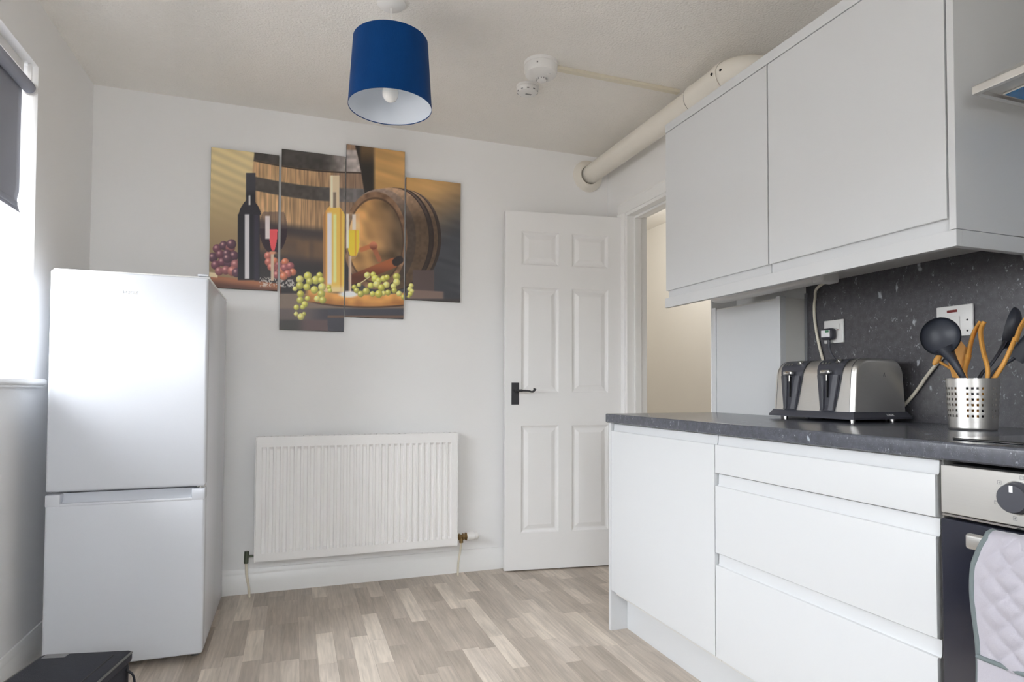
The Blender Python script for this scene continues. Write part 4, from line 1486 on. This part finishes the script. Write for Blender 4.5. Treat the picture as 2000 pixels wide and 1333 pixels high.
g = G().tube(spline([bp_(0.12, 0.12, 0.205), bp_(0.138, 0.13, 0.17), bp_(0.150, 0.10, 0.06), bp_(0.185, 0.03, 0.006), bp_(0.225, -0.01, 0.012), bp_(0.235, -0.06, 0.008), bp_(0.19, -0.13, 0.006)], 7), 0.0, 8, rs=[(0.011, 0.003)] * 43)
obj('strap', g, 'bag', bag, smooth=60)

# ================================================================== SPLIT CANVAS PICTURE
# print layout: wall metres (x, z) -> layout units
HM = (474.7504401383333, 10.356555294726506, 568.5243969460363, 83.89930975628165, -381.8539368840505, 1152.469640872973, 0.10871418001858753, 0.00892581184588536)


def layout(x, z):
    w = HM[6] * x + HM[7] * z + 1
    return (HM[0] * x + HM[1] * z + HM[2]) / w, (HM[3] * x + HM[4] * z + HM[5]) / w


nrs = np.random.RandomState(5)
NT = [nrs.rand(64, 64) for _ in range(4)]


def vnoise(a, b, k=0):
    t = NT[k]
    ai, bi = np.floor(a).astype(int), np.floor(b).astype(int)
    fa, fb_ = a - ai, b - bi
    fa, fb_ = fa * fa * (3 - 2 * fa), fb_ * fb_ * (3 - 2 * fb_)
    A = t[ai % 64, bi % 64] * (1 - fa) + t[(ai + 1) % 64, bi % 64] * fa
    B = t[ai % 64, (bi + 1) % 64] * (1 - fa) + t[(ai + 1) % 64, (bi + 1) % 64] * fa
    return A * (1 - fb_) + B * fb_


def paint(u, v):
    """still life of barrels, bottles, glasses and grapes; sRGB 0-255"""
    C = np.zeros(u.shape + (3,))
    sstep = lambda e0, e1, x: np.clip((x - e0) / (e1 - e0), 0, 1) ** 2 * (3 - 2 * np.clip((x - e0) / (e1 - e0), 0, 1))

    def over(m, col):
        m = np.clip(m, 0, 1)[..., None]
        C[...] = C * (1 - m) + (np.asarray(col, float) * np.ones(C.shape)) * m

    def band(x, a, b, s=1.5):
        return sstep(a - s, a + s, x) * (1 - sstep(b - s, b + s, x))

    def mixc(a, b, f):
        f = np.clip(f, 0, 1)[..., None]
        return np.asarray(a, float) * (1 - f) + np.asarray(b, float) * f

    # backdrop
    st = 0.5 + 0.5 * np.sin((v - 0.45 * u) * 0.33)
    L = mixc((204, 182, 130), (142, 118, 84), sstep(300, 530, v)) * (0.93 + 0.10 * (st * (1 - sstep(330, 460, v)))[..., None])
    Rr = mixc((188, 142, 80), (58, 60, 66), sstep(360, 520, v + 0.55 * (u - 800)))
    Rr = Rr * (0.90 + 0.2 * vnoise(u * 0.02, (v - 0.3 * u) * 0.12)[..., None])
    C[...] = np.where((u < 620)[..., None], L, Rr)
    over(band(u, 660, 708, 3) * (v < 420), (44, 38, 34))
    over(band(u, 704, 731, 4) * (v < 420), mixc((96, 72, 46), (40, 36, 32), sstep(290, 330, v)))
    # upright barrel
    edgeL = 497 - 8 * np.sin(np.clip((v - 300) / 220, 0, 1) * PI)
    edgeR = 694 + 20 * np.sin(np.clip((v - 285) / 230, 0, 1) * PI / 1.2)
    bar = sstep(-1.5, 1.5, u - edgeL) * sstep(-1.5, 1.5, edgeR - u) * (v > 270) * (v < 575)
    q = (u - 497) / 205
    tilt = v - 0.115 * (u - 497) - 6 * np.sin(np.clip(q, 0, 1) * PI)
    grain = vnoise(u * 0.55, v * 0.03, 1)
    grain2 = vnoise(u * 0.12, v * 0.05, 2)
    wood = mixc((118, 90, 66), (186, 146, 100), np.clip(1 - np.abs(q - 0.18) * 1.1, 0, 1)) * (0.72 + 0.38 * grain + 0.14 * grain2)[..., None]
    wood = np.where((q > 0.75)[..., None], wood * 0.8 + np.array([30, 26, 26]), wood)
    over(bar, wood)
    for s_ in (538, 568, 601, 629, 655, 690):
        over(bar * band(u, s_ - 0.4, s_ + 0.4, 0.6) * 0.5, (70, 50, 36))
    hoopc = mixc((58, 53, 50), (160, 150, 146), sstep(0.62, 0.95, q)) * (0.85 + 0.3 * vnoise(u * 0.15, v * 0.15, 3))[..., None]
    over(bar * band(tilt, 270, 313), hoopc)
    over(bar * band(tilt, 313, 315.5, 0.8), (46, 36, 30))
    hoopc2 = mixc((66, 60, 56), (96, 92, 92), sstep(0.5, 0.95, q)) * (0.85 + 0.3 * vnoise(u * 0.15, v * 0.15, 3))[..., None]
    over(bar * band(tilt, 345, 372), hoopc2)
    over(bar * sstep(418, 436, tilt), mixc((58, 50, 50), (104, 78, 56), band(tilt, 448, 488, 9) * (0.6 + 0.4 * grain2)))
    over(bar * sstep(488, 510, tilt), (46, 42, 44))
    # lying barrel: body from back to front
    for k in range(40):
        t = 1 - k / 39
        cx, cy, rx_, ry_ = 737 + 62 * t, 468 - 2 * t, 66 - 3 * t + 6 * math.sin(PI * t), 98 - 5 * t + 5 * math.sin(PI * t)
        d = np.sqrt(((u - cx) / rx_) ** 2 + ((v - cy) / ry_) ** 2)
        hoop = 0.86 < t or 0.52 < t < 0.66 or t < 0.14
        top = np.clip((430 - v) / 60, 0, 1)
        base = np.array((74, 58, 52)) if hoop else np.array((128, 98, 72))
        if t < 0.14:
            base = np.array((104, 84, 70))
        col = mixc(base * 0.62, base * 1.15 + 26, top)
        col = col * (0.9 + 0.2 * vnoise(u * 0.2, v * 0.2, 2))[..., None]
        over(1 - sstep(0.985, 1.0, d), col)
        if 0.64 < t < 0.67 or 0.50 < t < 0.53 or 0.85 < t < 0.88:
            over(band(d, 0.975, 1.0, 0.006), (40, 30, 28))
    hx_, hy_ = 733, 470
    d = np.sqrt(((u - hx_) / 63) ** 2 + ((v - hy_) / 96) ** 2)
    over(1 - sstep(0.985, 1.0, d), mixc((94, 66, 46), (146, 110, 80), vnoise(u * 0.12, v * 0.12, 1)))
    head = mixc((176, 128, 72), (84, 66, 48), sstep(700, 790, u)) * (0.72 + 0.5 * vnoise((u - 0.3 * v) * 0.06, v * 0.05, 1))[..., None]
    over(1 - sstep(0.86, 0.88, d), head * (1.08 - 0.35 * sstep(470, 560, v))[..., None])
    over(band(d, 0.84, 0.88, 0.012) * 0.8, (66, 46, 34))
    # stand and far table
    over(band(u, 806, 848, 1) * band(v, 528, 584, 2), (78, 64, 62))
    over(band(u, 796, 866, 3) * band(v, 566 + 0.06 * (u - 800), 600), (112, 92, 84))
    # cask tap
    def seg(a, b, r, col, soft=1.2):
        ax, ay, bx_, by_ = *a, *b
        t = np.clip(((u - ax) * (bx_ - ax) + (v - ay) * (by_ - ay)) / ((bx_ - ax) ** 2 + (by_ - ay) ** 2), 0, 1)
        dd = np.hypot(u - ax - t * (bx_ - ax), v - ay - t * (by_ - ay))
        over(1 - sstep(r - soft, r + soft, dd), col)
    seg((690, 546), (768, 514), 10, mixc((150, 78, 42), (84, 42, 28), sstep(515, 545, v)))
    seg((774, 512), (780, 508), 8, (44, 36, 36))
    seg((730, 484), (741, 508), 4.5, (150, 84, 52))
    seg((706, 488), (722, 482), 4.5, (176, 100, 56))
    seg((729, 480), (729.5, 480.5), 7.5, mixc((190, 112, 78), (112, 56, 38), sstep(474, 488, v)))
    # tray on the left, board in the middle
    tr = v - 0.12 * (u - 410)
    over((u < 548) * sstep(536, 540, tr), mixc((150, 92, 62), (84, 50, 40), sstep(542, 556, tr)))
    over((u < 425) * band(tr, 532, 541, 1.5), (196, 178, 142))
    over((u >= 546) * (u < 792) * sstep(571, 577, v), (112, 96, 84))
    over((u >= 792) * sstep(582, 586, v), (58, 54, 56))
    over((u >= 546) * (u < 792) * sstep(600, 606, v), mixc((92, 80, 78), (60, 58, 64), sstep(590, 640, u)))
    over((u >= 546) * (u < 792) * sstep(622, 628, v), mixc((62, 60, 58), (88, 70, 70), sstep(575, 600, u)))
    over((u > 642) * sstep(622, 628, v), (46, 44, 52))
    bt = v - 578 - 5 * ((u - 720) / 80) ** 2 * -1
    over((u < 792) * sstep(590, 606, u) * band(bt, -2, 23, 2), mixc((222, 158, 78), (146, 88, 40), vnoise(u * 0.07, v * 0.1, 1) * 0.45 + 0.55 * sstep(2, 22, bt)))
    over((u < 792) * sstep(600, 620, u) * band(bt, 21, 24, 1), (70, 48, 36))
    over((u > 640) * (u < 790) * sstep(602, 606, v), (60, 60, 68))
    over((u > 640) * (u < 790) * band(v, 617, 621, 1), (104, 76, 62))
    # sprigs of white flowers
    sp_ = vnoise(u * 0.45, v * 0.45, 1) > 0.62
    over(sp_ * band(u, 505, 576, 3) * band(v, 541 + 0.08 * (u - 505), 560 + 0.02 * (u - 505), 3) * 0.8, (186, 180, 172))

    def grape(cx, cy, r, col, hi_):
        d = np.hypot(u - cx, v - cy) / r
        sh_ = np.clip(1.05 - 0.55 * np.hypot(u - cx + 0.35 * r, v - cy + 0.4 * r) / r, 0, 1)
        c = mixc(np.asarray(col) * 0.45, col, sh_ * 1.25)
        c = c + (np.asarray(hi_) - c) * (np.clip(1 - np.hypot(u - cx + 0.3 * r, v - cy + 0.35 * r) / (0.42 * r), 0, 1))[..., None] * 0.8
        over(1 - sstep(0.88, 1.04, d), c)

    rr_ = random.Random(3)
    for (x, y) in [(424, 486), (437, 480), (450, 484), (416, 503), (430, 497), (443, 496), (457, 500), (421, 518), (434, 512), (447, 514), (460, 517), (428, 530), (441, 528), (454, 530), (462, 533), (452, 477), (444, 505)]:
        grape(x, y, rr_.uniform(8.5, 10.5), rr_.choice([(146, 84, 88), (112, 62, 78), (168, 96, 90), (92, 58, 74)]), (226, 178, 168))
    for (x, y) in [(524, 500), (525, 512), (536, 510), (545, 518), (537, 524), (548, 530), (557, 512), (556, 523), (567, 520), (572, 532), (562, 535), (541, 537), (530, 522), (554, 540)]:
        grape(x, y, rr_.uniform(7, 8.5), rr_.choice([(188, 100, 88), (206, 116, 84), (164, 88, 92)]), (240, 190, 170))
    # red wine bottle
    body_ = band(u, 464.5, 507.5, 1) * sstep(417.5, 419.5, v) * (1 - sstep(546, 549, v))
    hw = 9 + (21.5 - 9) * np.sin(np.clip((v - 393) / 26, 0, 1) * PI / 2)
    shl = (np.abs(u - 488) < hw) * (v > 392) * (v < 420)
    neck = band(u, 480.5, 499, 1) * band(v, 338, 398, 1)
    dk = mixc((26, 27, 36), (44, 40, 54), band(u, 496, 506, 3))
    over(body_, dk)
    over(shl * 1.0, (32, 31, 40))
    over(neck, mixc((50, 49, 56), (30, 30, 38), sstep(368, 384, v)))
    over(band(u, 478, 487, 1.2) * band(v, 419, 545, 1.5), (186, 184, 188))
    over(band(u, 485.5, 489, 0.8) * band(v, 382, 401, 1), (190, 188, 186))
    # red wine glass
    wd = 27 * np.sqrt(np.clip(1 - ((v - 447) / 49) ** 2, 0, 1))
    gl_ = (np.abs(u - 534) < wd) * (v > 414) * (v < 496)
    over(gl_ * 0.55, (70, 56, 58))
    over(gl_ * sstep(445, 449, v), (44, 30, 40))
    over((np.abs(u - 533.5) < np.clip(8.5 - 0.0035 * (v - 449) ** 2, 0, 9)) * band(v, 448, 490, 1), (214, 70, 76))
    over(band(u, 518, 527, 1) * band(v, 422, 467, 2), (198, 186, 186))
    over(band(u, 529, 535, 1) * band(v, 495, 549, 1), (186, 164, 140))
    over(np.clip(1 - np.hypot((u - 532) / 10, (v - 494) / 4), 0, 1) * 2, (196, 130, 100))
    # white wine bottle
    wb = band(u, 631, 673.5, 1)
    hw = 9 + (21 - 9) * np.sin(np.clip((v - 403) / 21, 0, 1) * PI / 2)
    bod = np.where(v > 424, wb, (np.abs(u - 652.5) < hw) * (v > 402) * 1.0) * (1 - sstep(568, 574, v))
    over(bod, mixc((196, 140, 66), (226, 172, 70), sstep(632, 650, u)))
    over(bod * band(u, 631, 636, 1) * 0.7, (140, 96, 66))
    over(bod * band(u, 639, 648, 1.5) * sstep(412, 420, v) * (1 - sstep(552, 560, v)), (206, 200, 206))
    over(bod * band(u, 651, 657, 1.5) * sstep(416, 422, v) * (1 - sstep(548, 556, v)), (214, 206, 132))
    over(bod * band(u, 664, 667, 1) * 0.6, (170, 110, 40))
    over(bod * sstep(554, 566, v) * 0.7, (212, 190, 150))
    nk = band(u, 644, 663, 1) * band(v, 343, 406, 1)
    over(nk, mixc((196, 176, 142), (120, 104, 88), band(u, 650.5, 656.5, 1) * sstep(374, 378, v)))
    over(nk * band(u, 646, 650, 0.8), (216, 200, 172))
    # champagne flute
    fw = np.where(v < 470, 13.5, 13.5 * np.sqrt(np.clip(1 - ((v - 470) / 36) ** 2, 0, 1)) + 0.5)
    ft = (np.abs(u - 689) < fw + 0.5) * (v > 417) * (v < 507)
    over(ft * 0.25, (200, 180, 150))
    over((np.abs(u - 690) < fw - 2) * band(v, 450, 500, 1), mixc((232, 184, 40), (206, 150, 40), band(u, 693, 696, 1)))
    over(band(u, 676.5, 681.5, 0.8) * band(v, 418, 485, 1) * 0.9, (216, 206, 196))
    over(band(u, 688, 695, 0.8) * band(v, 419, 449, 1) * 0.85, (206, 196, 190))
    over(band(u, 681, 686, 0.8) * band(v, 500, 572, 1), mixc((206, 186, 166), (150, 122, 100), band(u, 682.5, 684, 0.6)))
    over(np.clip(2.2 * (1 - np.hypot((u - 681) / 23, (v - 575) / 8)), 0, 1), (226, 214, 210))
    # white grapes
    Y1_ = [(305, 440, 58), (475, 430, 45), (190, 490, 55), (120, 625, 35), (420, 500, 60), (500, 500, 45), (330, 520, 50), (190, 580, 55), (290, 600, 50), (510, 600, 55), (400, 640, 55), (500, 700, 55), (200, 700, 50), (300, 765, 38), (440, 770, 45), (195, 790, 50), (520, 790, 50), (260, 850, 45), (140, 895, 40), (230, 890, 35), (250, 990, 30), (135, 990, 32), (205, 1030, 48), (610, 600, 34), (625, 650, 32),
           (1165, 430, 45), (1250, 420, 40), (1280, 480, 55), (1330, 510, 45), (1400, 480, 45), (1450, 460, 40), (1590, 450, 52), (1590, 530, 50), (1045, 570, 32), (975, 600, 35), (1215, 580, 45), (1300, 560, 50), (1440, 570, 48), (1545, 590, 42), (1370, 610, 50), (1010, 650, 40), (1150, 660, 50), (1555, 650, 40), (1070, 700, 45), (1240, 700, 40), (1400, 690, 35), (1465, 680, 42), (1330, 700, 55), (1625, 695, 40), (1690, 745, 38),
           (1800, 580, 35), (1780, 630, 35), (1810, 660, 32), (1785, 700, 35), (1765, 740, 25)]
    for x, y, r in Y1_:
        grape(560 + x / 7.407, 480 + y / 7.407, r / 7.0, rr_.choice([(206, 202, 84), (196, 190, 70), (218, 210, 112), (188, 184, 78)]), (240, 238, 190))
    seg((700, 556), (722, 541), 0.9, (196, 186, 130), 0.6)
    gy = C.mean(-1, keepdims=True)
    return np.clip(gy + (C - gy) * 0.87 + 5, 0, 255)


def srgb_lin(a):
    a = a / 255.0
    return np.where(a <= 0.04045, a / 12.92, ((a + 0.055) / 1.055) ** 2.4)


PAN = [(-0.397, -0.085, 1.504, 2.196, 'canvas print panel showing the dark red wine bottle'),
       (-0.073, 0.241, 1.309, 2.232, 'tall canvas print panel showing the amber bottle and trailing green grapes'),
       (0.2455, 0.5525, 1.388, 2.300, 'canvas print panel showing the champagne glass and barrel tap'),
       (0.561, 0.866, 1.495, 2.163, 'canvas print panel showing the curved side of the lying barrel')]
for x0, x1, z0, z1, lab in PAN:
    p = thing('canvas_panel', ((x0 + x1) / 2, YB - 0.001, z0), lab, 'picture', 'split wine picture on the back wall')
    g = G().box(x0, x1, YB - 0.0155, YB - 0.0005, z0, z1, 0.0008, 1)
    obj('board', g, 'board', p)
    nx, nz = int((x1 - x0) * 440), int((z1 - z0) * 400)
    X, Z = np.meshgrid(np.linspace(x0 + 0.0006, x1 - 0.0006, nx + 1), np.linspace(z0 + 0.0006, z1 - 0.0006, nz + 1))
    uu, vv = layout(X, Z)
    col_ = np.clip(srgb_lin(paint(uu, vv)) * 1.5, 0, 0.95)
    b = BASE[p.name]
    co_ = np.stack([X - b.x, np.full_like(X, YB - 0.0160 - b.y), Z - b.z], -1).reshape(-1, 3)
    idx = np.arange((nx + 1) * (nz + 1)).reshape(nz + 1, nx + 1)
    F_ = np.stack([idx[:-1, :-1], idx[:-1, 1:], idx[1:, 1:], idx[1:, :-1]], -1).reshape(-1, 4)
    me = bpy.data.meshes.new('print')
    me.vertices.add(len(co_))
    me.vertices.foreach_set('co', co_.ravel())
    me.loops.add(F_.size)
    me.loops.foreach_set('vertex_index', F_.ravel().astype(np.int32))
    me.polygons.add(len(F_))
    me.polygons.foreach_set('loop_start', np.arange(0, F_.size, 4, dtype=np.int32))
    me.update(calc_edges=True)
    at = me.attributes.new('ink', 'FLOAT_COLOR', 'POINT')
    rgba = np.concatenate([col_.reshape(-1, 3), np.ones((len(co_), 1))], 1).astype(np.float32)
    at.data.foreach_set('color', rgba.ravel())
    me.materials.append(MT['ink'])
    o = bpy.data.objects.new('print', me)
    COL.objects.link(o)
    o.parent = p
    BASE[o.name] = b

for o in list(bpy.data.objects):
    if o.type == 'MESH' and o.parent is None and 'label' not in o and o.get('kind') != 'structure':
        print('unlabelled', o.name)
